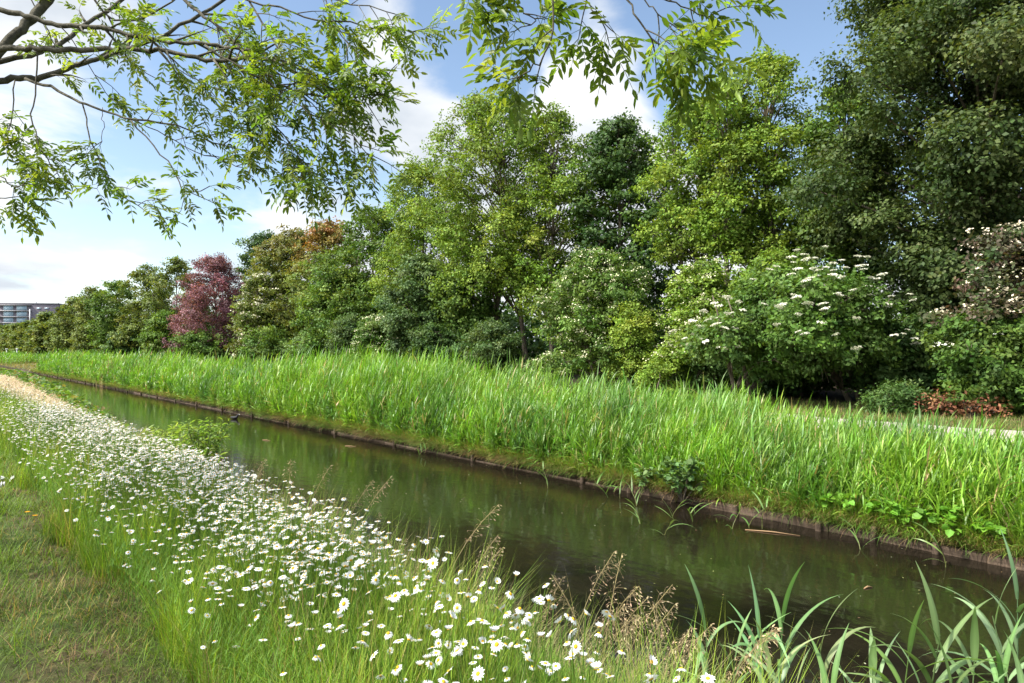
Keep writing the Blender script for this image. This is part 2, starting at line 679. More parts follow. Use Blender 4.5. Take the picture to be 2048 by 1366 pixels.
M_WATER = mat_water()
M_GLASS = mat_glass()

# ------------------------------------------------------------------ setting: ground, water, path
def make_ground():
    xs = np.unique(np.concatenate([[-600, -300, -150, -80, -40, -20, -10, -6], np.arange(-4, 4.6, .14), np.arange(4.6, 8.7, .28), TX[9:16], np.arange(9, 30, .6), [34, 40, 50, 70, 100, 150, 250, 400, 650, 900]]))
    ys = np.unique(np.concatenate([[-600, -300, -120, -60, -30, -15, -8], np.arange(-5, 14, .16), np.arange(14, 40, .5), np.arange(40, 130, 2.), [140, 160, 190, 230, 280, 350, 450, 600, 800, 1100]]))
    X, Y = np.meshgrid(xs, ys)
    Z = gz(X, Y)
    v = np.stack([X, Y, Z], -1).reshape(-1, 3)
    nx = len(xs)
    i, j = np.meshgrid(np.arange(len(ys) - 1), np.arange(nx - 1), indexing='ij')
    a = (i * nx + j).ravel()
    g = Geo()
    g.add(v, np.stack([a, a + 1, a + nx + 1, a + nx], 1), np.array([.1, .1, .05]))
    tag(g.build("ground", M_GROUND, smooth=True), kind='structure')
    g = Geo()
    ys = np.array([-120, -40, 0, 40, 120, 300, 600.])
    v = [(x, y, 0) for y in ys for x in (3.2, 8.729)]
    g.add(v, [(2 * k, 2 * k + 1, 2 * k + 3, 2 * k + 2) for k in range(len(ys) - 1)], np.array([.03, .03, .01]))
    tag(g.build("water", M_WATER), kind='structure')
    g = Geo()
    ys = np.concatenate([np.arange(-60, 60, 1.0), np.arange(60, 320, 6.)])
    cx = np.array([15.35, 15.9, 16.5, 17.1, 17.65])
    X = cx[None] + .12 * np.sin(ys * .7)[:, None] + np.where(np.abs(cx - 16.5) > 1, .14, 0)[None] * np.sin(ys * 2.3)[:, None]
    Y = np.repeat(ys[:, None], 5, 1)
    Z = np.maximum(gz(X, Y), np.interp(X, TX, TZ) + .035) + .012
    v = np.stack([X, Y, Z], -1).reshape(-1, 3)
    i, j = np.meshgrid(np.arange(len(ys) - 1), np.arange(4), indexing='ij')
    a = (i * 5 + j).ravel()
    g.add(v, np.stack([a, a + 1, a + 6, a + 5], 1), np.array([.5, .45, .4]))
    tag(g.build("path", M_PATH, smooth=True), kind='structure')


make_ground()

# ------------------------------------------------------------------ far building and posts
def make_building():
    # frame of the facade: faces back down the canal towards the eye
    t0 = 290.0
    c = P(60, HOR, t0)
    ang = math.radians(-14)
    ux = np.array([math.cos(ang), math.sin(ang), 0])
    uy = np.array([math.sin(ang) * -1, math.cos(ang), 0])
    root = thing("apartment_building", "grey-purple brick apartment block rising above the far end of the tree row", "building", (c[0], c[1], 0.9))
    s = t0 / F
    ux = np.array([RX, RY, 0]) * math.cos(.18) + np.array([DX, DY, 0]) * math.sin(.18)
    uy = np.array([-ux[1], ux[0], 0])
    top = EYE + (HOR - 606) * s
    k = s / math.cos(.18)

    def bx(g, a0, a1, b0, b1, z0, z1, col=np.array([.5, .5, .5])):
        """a along the facade in photograph pixels from px 60, b depth in metres (negative towards the eye)"""
        n0 = g.n
        box(g, (a0 * k, b0, z0), (a1 * k, b1, z1), col)
        v = g.v[-1]
        g.v[-1] = c * [1, 1, 0] + v[:, :1] * ux + v[:, 1:2] * uy + v[:, 2:] * np.array([0, 0, 1.])
    zr = lambda py: EYE + (HOR - py) * s
    g = Geo()
    bx(g, -190, 51, 0, 14, .5, zr(608))
    g.build("wall", M_BRICK, root)
    g = Geo()
    bx(g, -191, 52, -.15, 14.2, zr(608) + .003, zr(606))
    roof = g.build("roof", M_CONC, root)
    for q in ((3, 5, 3, 3.5, zr(606) + .003, zr(603.5)), (49, 50, .3, .8, zr(606) + .003, zr(604.5))):
        g = Geo()
        bx(g, *q)
        g.build("chimney", M_PLAST, roof)
    # recessed loggia storeys: slabs, piers and large window panes
    rows = [(611.5, 621), (623, 633), (635, 645), (647, 657)]
    for a, b in rows:
        g = Geo()
        bx(g, -57, 3, -.9, -.003, zr(b + 1.7), zr(b + .2))
        g.build("balcony_slab", M_CONC, root)
        for x0, x1 in ((-46, -29.5), (-23, -5.5)):
            g = Geo()
            bx(g, x0 - .8, x1 + .8, -.12, -.003, zr(b + .2), zr(a - .6))
            fr = g.build("window", M_PLAST, root)
            g = Geo()
            bx(g, x0, x1, -.18, -.122, zr(b - .3), zr(a + .1))
            g.build("pane", M_GLASS, fr)
    g = Geo()
    bx(g, -57, 3, -.9, -.003, zr(611.2), zr(610))
    g.build("balcony_slab", M_CONC, root)
    for x in (-56.6, 2.2):
        g = Geo()
        bx(g, x - .6, x + .6, -1.25, -.91, zr(660), zr(618.5))
        g.build("pier", M_METAL, root)
    for a0, a1, y0, y1 in ((12, 20, 615, 618), (26, 34, 615, 617.5), (12, 20, 627, 630), (26, 34, 627, 630)):
        g = Geo()
        bx(g, a0, a1, -.08, -.003, zr(y1), zr(y0))
        fr = g.build("window", M_PLAST, root)
        g = Geo()
        bx(g, a0 + .5, a1 - .5, -.12, -.082, zr(y1 - .4), zr(y0 + .4))
        g.build("pane", M_GLASS, fr)


make_building()


def make_posts():
    for px, lab in ((13.5, "white capped marker post beside the far path, the one nearer the picture edge"), (34, "white capped marker post beside the far path, the one nearer the trees")):
        t = 128.0
        p = P(px, HOR, t)
        z0 = float(gz(p[0], p[1]))
        top = EYE + (HOR - 697) * t / F
        root = thing("marker_post", lab, "post", (p[0], p[1], z0), "white capped posts at the far end")
        g = Geo()
        tube(g, [(p[0], p[1], z0 - .3), (p[0], p[1], top - .2)], [.1, .1], np.array([.4, .4, .4]), 10)
        g.build("pole", M_PLAST, root)
        g = Geo()
        tube(g, [(p[0], p[1], top - .2), (p[0], p[1], top - .17), (p[0], p[1], top - .04), (p[0], p[1], top)], np.array([.12, .2, .2, .1]), np.array([.8, .8, .8]), 12)
        g.build("cap", M_METAL, root)


make_posts()


# ------------------------------------------------------------------ timber bank edge
def make_revetment():
    root = thing("timber_bank_edge", "weathered timber planks and stakes holding the far bank at the water", "bank edge", (8.7, 10, 0))
    g = Geo()
    rng = np.random.default_rng(5)
    y = -8.0
    while y < 90:
        ln = (1.7 if y < 8 else 2.9) if y < 40 else 6
        z = (.11 if y < 6 else .035) + rng.normal(0, .022)
        x = 8.695 + rng.normal(0, .006)
        box(g, (x, y, -.35), (x + .034, y + ln - .01, z), np.array([1, 1, 1.]))
        y += ln
    g.build("plank", M_WOOD, root)
    y = -7.5
    n = 0
    while y < 88:
        g = Geo()
        h = .12 + rng.normal(0, .035)
        x = 8.655 + rng.normal(0, .008)
        a = rng.normal(0, .02)
        tube(g, [(x, y, -.5), (x + a * .3, y + a, h - .02), (x + a * .3, y + a, h)], np.array([.042, .04, .03]), np.array([1, 1, 1.]), 8)
        g.build("stake", M_WOOD, root)
        n += 1
        y += .62 + rng.uniform(0, .6) if y < 8 else 3.1
    return root


make_revetment()

# ------------------------------------------------------------------ trees
def envelope(kind, u):
    if kind == 'dome':
        return np.sqrt(np.clip(1 - u ** 2.2, 0, 1))
    if kind == 'oval':
        return np.sqrt(np.clip(1 - (2 * u - .86) ** 2 / 1.3, 0, 1)) * np.where(u > .9, .8, 1)
    if kind == 'cone':
        return np.clip(1.05 - u, 0, 1) ** .6
    if kind == 'alder':
        return np.interp(u, [0, .15, .35, .6, .8, .93, 1], [.6, .9, 1, .95, .78, .5, .2])
    return np.ones_like(u)


def make_tree(name, label, cat, base, H, R, cb, kind='oval', cols=None, n_lobes=26, n_leaves=30000, L=.2, W=.14, lobe=.32, clump=.26,
              trunks=((0, 0, 0, 0),), trunk_r=.16, seed=1, droop=.25, inner=.55, mat=None, group=None, blossoms=None, lean=(0, 0), bark=None, tip=None, per=38,
              flat=.62, up=.45, squash=1.0, parts=('trunk', 'crown'), shoots=6):
    """cb: height where the crown starts; cols: palette; tip: colour of the young shoots at the top of the crown"""
    rng = np.random.default_rng(seed)
    if kind == 'alder':
        per, flat, inner, clump, L, W = 17, .85, .35, clump * .92, L * .88, W * .88
        n_leaves = int(n_leaves * 1.15)
    mat = mat or M_LEAF
    base = np.array([base[0], base[1], float(gz(base[0], base[1]))])
    root = thing(name, label, cat, base, group)
    cols = np.asarray(cols)
    lobes = []
    for i in range(n_lobes):
        u = ((i + rng.uniform(0, 1)) / n_lobes) ** (.85 if kind in ('oval', 'dome') else 1)
        u = min(u, .985)
        a = i * 2.39996 + rng.uniform(-.4, .4)
        rr = R * float(envelope(kind, np.array(u))) * rng.uniform(*((.62, 1.18) if kind == 'dome' else (.75, 1.15)))
        lr = R * lobe * rng.uniform(.6, 1.4) * (1 - .35 * u)
        r = max(rr - lr * .6, 0) * rng.uniform(inner, 1.0)
        h = cb + (H - cb) * u
        h = min(h, H - lr * flat * .7)
        c = base + np.array([math.cos(a) * r + lean[0] * u, math.sin(a) * r * squash + lean[1] * u, h])
        lobes.append((c, lr))
    # wood
    gw = Geo()
    bcol = np.array([.1, .08, .06])
    tops = []
    for (ox, oy, lx, ly) in trunks:
        n = 9
        s = np.linspace(0, 1, n)
        th = cb + (H - cb) * .82
        pts = base + np.stack([ox + lx * s + .12 * np.sin(s * 7 + seed), oy + ly * s + .1 * np.sin(s * 5 + 2 * seed), s * th - .1], 1)
        pts[:, :2] += np.array(lean) * (s ** 2)[:, None] * .6
        tube(gw, pts, np.interp(s, [0, .06, 1], [trunk_r * 1.35, trunk_r, trunk_r * .22]), bcol, 9)
        tops.append((pts, s))
    for k, (c, lr) in enumerate(lobes):
        pts, s = tops[k % len(tops)]
        dh = np.linalg.norm((c - pts)[:, :2], axis=1)
        want = c[2] - dh * .75 - .3
        i = int(np.argmin(np.abs(pts[:, 2] - want)))
        i = max(1, min(i, len(pts) - 2))
        p0 = pts[i]
        mid = (p0 + c) / 2 + np.array([0, 0, .12 * np.linalg.norm(c - p0)]) + rng.normal(0, .08, 3)
        r0 = trunk_r * np.interp(s[i], [0, 1], [.5, .2])
        tube(gw, curve_pts([p0, mid, c], 6), np.linspace(r0, .012 + r0 * .2, 6), bcol, 5)
        m = shoots
        d = unit(rng.normal(0, 1, (m, 3)) + np.array([0, 0, .4]))
        sticks(gw, np.repeat(c[None], m, 0), c + d * lr * .9, r0 * .28 + .006, .005, bcol)
    gw.build(parts[0], bark or M_BARK, root, smooth=True)
    # leaves
    g = Geo()
    area = np.array([lr ** 2 for c, lr in lobes])
    cnt = np.maximum((area / area.sum() * n_leaves / per).astype(int), 3)
    C, O, LT = [], [], []
    for (c, lr), m in zip(lobes, cnt):
        z = rng.uniform(-.75, 1, m)
        a = rng.uniform(0, 2 * math.pi, m)
        q = np.sqrt(1 - z * z)
        d = np.stack([q * np.cos(a), q * np.sin(a), z], 1)
        rad = lr * rng.uniform(.25, 1.0, m) ** .5 * rng.uniform(.85, 1.15, m)
        rad = rad + np.where((rng.uniform(0, 1, m) < .16) & (z > -.2), rng.uniform(.15, .5, m) * lr, 0)
        C.append(c + d * rad[:, None] * np.array([1, 1, flat]))
        O.append(d)
        LT.append(np.repeat(((1 + rng.normal(0, .11)) * (1 + rng.normal(0, .03, 3) * np.array([1.6, .6, 1])))[None], m, 0))
    C = np.concatenate(C)
    O = np.concatenate(O)
    m = len(C)
    pick = rng.uniform(0, 1, m) ** 1.2
    seg = pick * (len(cols) - 1)
    i0 = np.minimum(seg.astype(int), len(cols) - 2) if len(cols) > 1 else np.zeros(m, int)
    cc = cols[i0] * (1 - (seg - i0))[:, None] + cols[np.minimum(i0 + 1, len(cols) - 1)] * (seg - i0)[:, None]
    cc = cc * np.concatenate(LT).clip(.65, 1.4)
    axis = unit(O * .8 + rng.normal(0, .45, (m, 3)) + np.array([0, 0, .25 - droop * .5]))
    N = m * per
    off = rng.normal(0, 1, (m, per, 3)) * clump * np.array([1.0, 1.0, .45]) * .66
    along = rng.uniform(-.3, 1.3, (m, per, 1)) * clump * 1.25
    pos = (C[:, None] + off + axis[:, None] * along).reshape(N, 3)
    Or = np.repeat(O, per, 0)
    nrm = unit(Or * .75 + np.array([0, 0, up]) + rng.normal(0, .5, (N, 3)))
    d = rng.normal(0, .8, (N, 3)) + np.repeat(axis, per, 0) * .7 - np.array([0, 0, droop])
    d = unit(d - nrm * np.sum(d * nrm, 1, keepdims=True))
    col = np.repeat(cc, per, 0)
    if tip is not None:
        f = np.clip(((pos[:, 2] - base[2]) / H - tip[1]) / (1 - tip[1]), 0, 1) ** .8 * tip[2]
        f = f * np.repeat(rng.uniform(.1, 1.3, m), per)
        f = np.clip(f, 0, 1)[:, None]
        col = col * (1 - f) + np.asarray(tip[0]) * f
    col = jit(col, N, rng, .16, .05)
    sz = rng.uniform(.65, 1.2, N)
    leaves4(g, pos, d, nrm, L * sz, W * sz, col)
    g.build(parts[1], mat, root)
    if blossoms:
        bc, nb, br, npet, zmin = blossoms
        gb = Geo()
        idx = np.flatnonzero((O[:, 2] > -.1) & (C[:, 2] - base[2] > H * zmin))
        idx = rng.choice(idx, min(nb, len(idx)), replace=False)
        B = C[idx] + O[idx] * clump * .9 + rng.normal(0, .08, (len(idx), 3)) + np.array([0, 0, clump * .35])
        nb = len(B)
        pp = np.repeat(B, npet, 0) + rng.normal(0, 1, (nb * npet, 3)) * br * np.array([1, 1, .4])
        nn = unit(rng.normal(0, .5, (nb * npet, 3)) + np.array([-.15, 0, 1]))
        dd = rng.normal(0, 1, (nb * npet, 3))
        dd = unit(dd - nn * np.sum(dd * nn, 1, keepdims=True))
        leaves4(gb, pp, dd, nn, br * .95, br * .8, jit(np.asarray(bc), nb * npet, rng, .07, .03))
        gb.build("blossoms", M_BLOOM, root)
    return root


def from_photo(px, half, ytop, X):
    """base position, height and radius of a tree whose outline is read off the photograph"""
    t = depth_at_x(px, X)
    p = P(px, HOR, t)
    z = float(gz(p[0], p[1]))
    return (p[0], p[1]), EYE + t * (HOR - ytop) / F - z, half * t / F * 1.16, t


def GR(*a):
    return lin(*a) * .62


# palettes (real leaf colours)
MAPLE = [(.038, .066, .016), (.06, .094, .024), (.11, .145, .045)]
ALDER = [(.105, .175, .022), (.165, .25, .032), (.24, .32, .05)]
DARK = [(.036, .08, .017), (.058, .112, .026), (.09, .15, .038)]
OLIVE = [(.085, .125, .024), (.125, .165, .034), (.18, .21, .045)]
LIME = [(.12, .2, .022), (.18, .27, .034), (.25, .33, .05)]
MID = [(.06, .12, .018), (.095, .165, .026), (.145, .22, .04)]
BLUEG = [(.058, .105, .03), (.09, .145, .045), (.135, .195, .068)]
PURPLE = [(.115, .056, .062), (.2, .09, .108), (.31, .145, .19)]
ROW = "trees in the row along the far path"

HERO = [
    # name, label, px, half, ytop, X, cb, kind, palette, lobes, leaves, L, W, lobe, clump, extras
    ("maple_tree", "huge dark field maple filling the frame's upper right, taller than every other tree", "maple", 1965, 330, -190, 27.5, 2.6, 'oval', MAPLE, 130, 230000, .15, .11, .19, .36, dict(trunk_r=.16, seed=3, shoots=1, inner=.25, per=48, flat=.5)),
    ("maple_tree", "young dark-green leafy maple behind the slim alders and the big dark maple", "maple", 1690, 75, 170, 30, 3.5, 'oval', MID, 30, 26000, .19, .14, .33, .28, dict(seed=4)),
    ("alder_tree", "pale-green alder with the highest top beside the huge maple, against blue sky", "alder", 1540, 105, 108, 29, 4.2, 'alder', ALDER, 70, 28000, .17, .13, .2, .24, dict(seed=5, trunk_r=.15)),
    ("alder_tree", "middle one of the three pale-green alders standing behind the white-flowered elder", "alder", 1456, 90, 150, 28, 6.2, 'alder', ALDER, 62, 22000, .17, .13, .2, .24, dict(seed=6, trunk_r=.16)),
    ("alder_tree", "pale-green alder touching the dark rounded maple on the elder's side of it", "alder", 1385, 100, 205, 28.5, 6.2, 'alder', ALDER, 62, 23000, .17, .13, .2, .24, dict(seed=7, trunk_r=.13, trunks=((0, 0, .3, -.2), (.3, .2, -.6, .9)))),
    ("maple_tree", "rounded dark blue-green maple between the two groups of light alders", "maple", 1240, 112, 250, 30, 3.0, 'oval', DARK, 36, 40000, .2, .16, .33, .3, dict(seed=8, trunk_r=.2)),
    ("alder_tree", "light alder with a flat-topped airy crown left of the dark rounded maple", "alder", 1105, 98, 225, 28, 3.6, 'alder', ALDER, 72, 30000, .18, .14, .21, .25, dict(seed=9, trunk_r=.16)),
    ("alder_tree", "tallest light-green alder of the middle group with a leaning brown trunk at its foot", "alder", 985, 140, 196, 26.5, 5.4, 'alder', ALDER, 100, 52000, .18, .14, .2, .26, dict(seed=10, trunk_r=.17, trunks=((2.1, -1.2, -1.7, 1.1), (.4, 0, .2, 0)))),
    ("alder_tree", "yellow-green tree with ragged stepped crown falling away from the tall alder", "alder", 850, 115, 330, 27, 1.6, 'alder', ALDER, 70, 42000, .2, .15, .24, .27, dict(seed=12, trunk_r=.15)),
    ("maple_tree", "dark green tree with one leaning top shoot left of the yellow-green alder", "maple", 745, 100, 425, 27, 1.5, 'oval', MID + OLIVE[:1], 40, 32000, .22, .17, .3, .3, dict(seed=13, trunk_r=.16)),
    ("maple_tree", "field maple with orange-red young leaves on its top", "maple", 655, 85, 450, 27, 1.6, 'oval', OLIVE, 36, 26000, .24, .18, .3, .32, dict(seed=14, tip=((.30, .12, .045), .62, .75))),
    ("maple_tree", "olive field maple with bronze shoots standing behind the cream hawthorn", "maple", 588, 80, 466, 27, 1.5, 'oval', OLIVE, 34, 24000, .26, .19, .3, .33, dict(seed=15, tip=((.20, .13, .04), .6, .6))),
    ("maple_tree", "dark green tree showing behind the top of the purple-leaved tree", "maple", 530, 56, 468, 31, 2, 'oval', DARK, 30, 17000, .28, .2, .34, .36, dict(seed=16)),
    ("purple_plum_tree", "purple-leaved plum tree, the only wine-red crown in the row", "plum tree", 430, 78, 516, 24.5, .8, 'dome', PURPLE, 56, 40000, .22, .12, .25, .32, dict(seed=17, droop=.1)),
    ("hawthorn_tree", "hawthorn covered in cream blossom beside the purple-leaved tree", "hawthorn", 518, 56, 558, 23.2, .6, 'oval', OLIVE, 30, 18000, .22, .16, .3, .32, dict(seed=18, blossoms=((.74, .70, .52), 900, .17, 9, .12))),
    ("maple_tree", "dark field maple hanging over the reeds between hawthorn and dark thicket", "maple", 690, 90, 540, 24.5, .8, 'oval', MID, 36, 30000, .2, .15, .3, .3, dict(seed=19)),
    ("maple_tree", "grey-green bushy maple with a dark hollow under it, below the stepped yellow-green tree", "maple", 835, 72, 520, 24.2, .8, 'oval', BLUEG, 36, 30000, .18, .14, .3, .28, dict(seed=20)),
    ("maple_tree", "mid-green leafy tree low in front of the tall alder's leaning trunk", "maple", 930, 62, 545, 25.5, .6, 'oval', MID, 34, 24000, .18, .14, .32, .28, dict(seed=21)),
    ("maple_tree", "olive tree directly left of the purple-leaved tree", "maple", 352, 55, 520, 26.5, 1, 'oval', OLIVE, 30, 17000, .3, .22, .32, .38, dict(seed=22)),
    ("maple_tree", "broad olive tree two crowns left of the purple-leaved tree", "maple", 295, 56, 538, 26, .8, 'oval', OLIVE, 30, 17000, .34, .24, .32, .42, dict(seed=23)),
    ("maple_tree", "dark green tree with a rounded crown three crowns left of the purple one", "maple", 235, 50, 566, 25, .8, 'oval', MID, 28, 14000, .38, .27, .33, .45, dict(seed=24)),
    ("maple_tree", "yellowish tree four crowns left of the purple-leaved one", "maple", 190, 40, 580, 26, .8, 'oval', OLIVE, 26, 12000, .42, .3, .33, .48, dict(seed=25)),
    ("maple_tree", "low yellow-green tree hiding the near corner of the apartment block", "maple", 152, 34, 600, 26, .8, 'oval', OLIVE, 26, 11000, .45, .32, .34, .5, dict(seed=26)),
]


def make_trees():
    for (name, label, cat, px, half, ytop, X, cb, kind, pal, nl, nleaf, L, W, lb, cl, ex) in HERO:
        b, H, R, t = from_photo(px, half, ytop, X)
        make_tree(name, label, cat, b, H, R, cb, kind, np.array(pal), nl, nleaf, L, W, lb, cl, group=ROW, **ex)
    # the far end of the row: one tree copied with its parts
    b, H, R, t = from_photo(124, 22, 618, 25.5)
    far = make_tree("maple_tree", "olive tree standing just below the roof end of the apartment block", "maple", b, H, R, .6, 'oval', np.array(OLIVE), 28, 10000, .55, .4, .34, .55, group=ROW, seed=31)
    kids = list(far.children)
    rng = np.random.default_rng(4)
    spots = [(100, 630, 25), (80, 640, 26), (64, 646, 25), (50, 649, 26), (38, 651, 25), (27, 653, 26), (14, 653, 27), (-2, 652, 25), (-14, 653, 26)]
    for k, (px, ytop, X) in enumerate(spots):
        b2, H2, R2, t2 = from_photo(px, 20, ytop, X)
        o = far.copy()
        COL.objects.link(o)
        o.location = (b2[0], b2[1], float(gz(*b2)))
        s = H2 / H
        w = rng.uniform(1.1, 1.4)
        o.scale = (s * w, s * w, s)
        o.rotation_euler = (0, 0, rng.uniform(0, 6.28))
        o['label'] = "small far olive tree in the line running below the apartment block windows"
        o['group'] = "farthest trees below the apartment block"
        for c in kids:
            d = c.copy()
            COL.objects.link(d)
            d.parent = o
    # a band of wood behind the row that closes the gaps low down
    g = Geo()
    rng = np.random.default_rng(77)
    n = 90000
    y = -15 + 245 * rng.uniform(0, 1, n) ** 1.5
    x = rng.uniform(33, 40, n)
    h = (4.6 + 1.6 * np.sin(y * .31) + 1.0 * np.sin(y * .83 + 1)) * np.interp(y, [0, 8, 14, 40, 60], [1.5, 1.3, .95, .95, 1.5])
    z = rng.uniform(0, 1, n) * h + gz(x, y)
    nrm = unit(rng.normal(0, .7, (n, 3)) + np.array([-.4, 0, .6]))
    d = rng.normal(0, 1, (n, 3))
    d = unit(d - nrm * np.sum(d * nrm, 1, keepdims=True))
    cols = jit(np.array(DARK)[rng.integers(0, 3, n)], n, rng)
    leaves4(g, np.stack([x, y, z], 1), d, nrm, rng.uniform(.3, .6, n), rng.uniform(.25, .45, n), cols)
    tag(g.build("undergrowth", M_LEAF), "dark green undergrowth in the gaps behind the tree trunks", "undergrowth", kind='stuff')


make_trees()

# ------------------------------------------------------------------ shrubs
SHRUB = "shrubs in front of the tree row"
BUSH = [
    ("dogwood_bush", "broad rounded bush speckled with small cream flower clusters before the alders", "dogwood", 1205, 140, 508, 23.5, dict(cols=MID, n_lobes=46, n_leaves=52000, L=.13, W=.1, lobe=.26, clump=.2, seed=41, blossoms=((.66, .65, .42), 2000, .085, 9, .04))),
    ("dogwood_bush", "lighter yellow-green bush with cream flowers between the rounded dogwood and the elder", "dogwood", 1400, 95, 535, 24, dict(cols=LIME[:2] + MID[:1], n_lobes=34, n_leaves=30000, L=.14, W=.1, lobe=.28, clump=.22, seed=42, blossoms=((.66, .64, .42), 800, .085, 9, .12))),
    ("hazel_bush", "pale green bush with bare grey twigs behind the elder's top", "bush", 1545, 95, 512, 25, dict(cols=LIME[:2] + BLUEG[2:], n_lobes=32, n_leaves=26000, L=.13, W=.09, lobe=.3, clump=.23, seed=43)),
    ("spindle_bush", "small bright yellow-green bush growing against the rounded dogwood", "bush", 1262, 52, 612, 22.3, dict(cols=LIME, n_lobes=22, n_leaves=14000, L=.1, W=.07, lobe=.32, clump=.18, seed=44)),
    ("spindle_bush", "low yellow-green bush poking out of the reed tops", "bush", 1312, 36, 728, 19.5, dict(cols=LIME, n_lobes=16, n_leaves=6000, L=.09, W=.06, lobe=.34, clump=.14, seed=45)),
    ("holly_bush", "dark grey-green bush at the foot of the leaning alder trunk", "bush", 985, 66, 652, 22.6, dict(cols=BLUEG + MID[:1], n_lobes=26, n_leaves=20000, L=.13, W=.09, lobe=.3, clump=.2, seed=46)),
    ("privet_bush", "pale bush with white flower sprays among dark trees above the reeds", "bush", 752, 46, 640, 22.4, dict(cols=MID, n_lobes=24, n_leaves=16000, L=.15, W=.11, lobe=.3, clump=.23, seed=47, blossoms=((.68, .67, .45), 260, .11, 9, .4))),
    ("willow_bush", "soft grey-green bush just left of the white-sprayed privet", "bush", 690, 40, 640, 22.5, dict(cols=BLUEG, n_lobes=24, n_leaves=15000, L=.16, W=.09, lobe=.3, clump=.24, seed=48)),
    ("willow_bush", "low rounded pale green bush behind the reeds below the dark field maple", "bush", 608, 42, 676, 22.0, dict(cols=BLUEG[1:] + MID[1:2], n_lobes=22, n_leaves=12000, L=.17, W=.11, lobe=.32, clump=.24, seed=49)),
    ("bramble_bush", "dark green bush below the cream hawthorn", "bush", 545, 60, 660, 22.3, dict(cols=MID, n_lobes=24, n_leaves=15000, L=.2, W=.14, lobe=.3, clump=.28, seed=50)),
    ("bramble_bush", "mid-green bush at the foot of the purple-leaved tree", "bush", 400, 60, 668, 22.3, dict(cols=MID, n_lobes=22, n_leaves=12000, L=.25, W=.17, lobe=.32, clump=.32, seed=51)),
    ("bramble_bush", "bright green rounded bush one step left of the purple-leaved tree", "bush", 325, 36, 628, 22.8, dict(cols=LIME[:1] + MID[1:], n_lobes=24, n_leaves=13000, L=.28, W=.19, lobe=.32, clump=.36, seed=52)),
    ("bramble_bush", "small pale olive bush under the far trees above the dry reed clump", "bush", 172, 22, 652, 23, dict(cols=OLIVE, n_lobes=20, n_leaves=8000, L=.36, W=.26, lobe=.34, clump=.45, seed=53)),
    ("bramble_bush", "dark bush in the gap right of the small pale olive bush", "bush", 250, 40, 664, 23, dict(cols=DARK, n_lobes=20, n_leaves=8000, L=.32, W=.24, lobe=.34, clump=.4, seed=54)),
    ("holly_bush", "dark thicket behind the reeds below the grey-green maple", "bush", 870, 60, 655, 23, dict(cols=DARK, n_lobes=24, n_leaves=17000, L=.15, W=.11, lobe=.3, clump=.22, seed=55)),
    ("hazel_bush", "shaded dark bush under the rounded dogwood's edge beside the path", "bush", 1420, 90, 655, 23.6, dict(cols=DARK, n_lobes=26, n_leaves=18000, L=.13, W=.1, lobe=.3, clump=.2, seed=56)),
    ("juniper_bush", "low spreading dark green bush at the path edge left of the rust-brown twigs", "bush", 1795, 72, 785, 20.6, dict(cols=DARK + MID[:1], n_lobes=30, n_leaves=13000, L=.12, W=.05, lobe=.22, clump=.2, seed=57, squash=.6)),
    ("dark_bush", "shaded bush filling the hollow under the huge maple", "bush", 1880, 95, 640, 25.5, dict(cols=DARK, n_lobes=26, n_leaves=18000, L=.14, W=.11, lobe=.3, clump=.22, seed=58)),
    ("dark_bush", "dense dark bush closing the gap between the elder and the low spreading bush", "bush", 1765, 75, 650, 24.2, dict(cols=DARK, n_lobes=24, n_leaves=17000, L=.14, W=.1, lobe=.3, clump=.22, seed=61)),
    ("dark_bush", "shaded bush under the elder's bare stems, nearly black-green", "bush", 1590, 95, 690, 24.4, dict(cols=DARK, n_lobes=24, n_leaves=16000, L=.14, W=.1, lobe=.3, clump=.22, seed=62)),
    ("ornamental_dogwood", "bush with dull purple-brown leaves and flat cream flowers at the right edge", "dogwood", 2030, 110, 470, 22.8, dict(cols=[(.05, .085, .025), (.09, .08, .045), (.13, .085, .07)], n_lobes=40, n_leaves=9000, L=.14, W=.1, lobe=.26, clump=.22, seed=59, blossoms=((.62, .55, .4), 230, .085, 9, .35), cb=2.4)),
    ("elder_bush", "dark elder with few white flowers by the right edge behind the brown twigs", "elder", 1985, 110, 640, 21.8, dict(cols=MID[:2] + DARK[1:2], n_lobes=34, n_leaves=24000, L=.14, W=.09, lobe=.27, clump=.2, seed=60, blossoms=((.75, .74, .62), 14, .1, 14, .3))),
]


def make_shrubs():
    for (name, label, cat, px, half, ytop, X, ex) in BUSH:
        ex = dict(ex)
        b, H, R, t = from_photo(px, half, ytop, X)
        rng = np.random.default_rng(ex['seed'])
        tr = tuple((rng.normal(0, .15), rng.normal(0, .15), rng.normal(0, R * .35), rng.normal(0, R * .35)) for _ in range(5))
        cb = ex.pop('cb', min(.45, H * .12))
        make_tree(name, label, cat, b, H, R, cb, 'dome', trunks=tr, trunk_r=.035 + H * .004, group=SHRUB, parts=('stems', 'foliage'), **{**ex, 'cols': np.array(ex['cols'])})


make_shrubs()


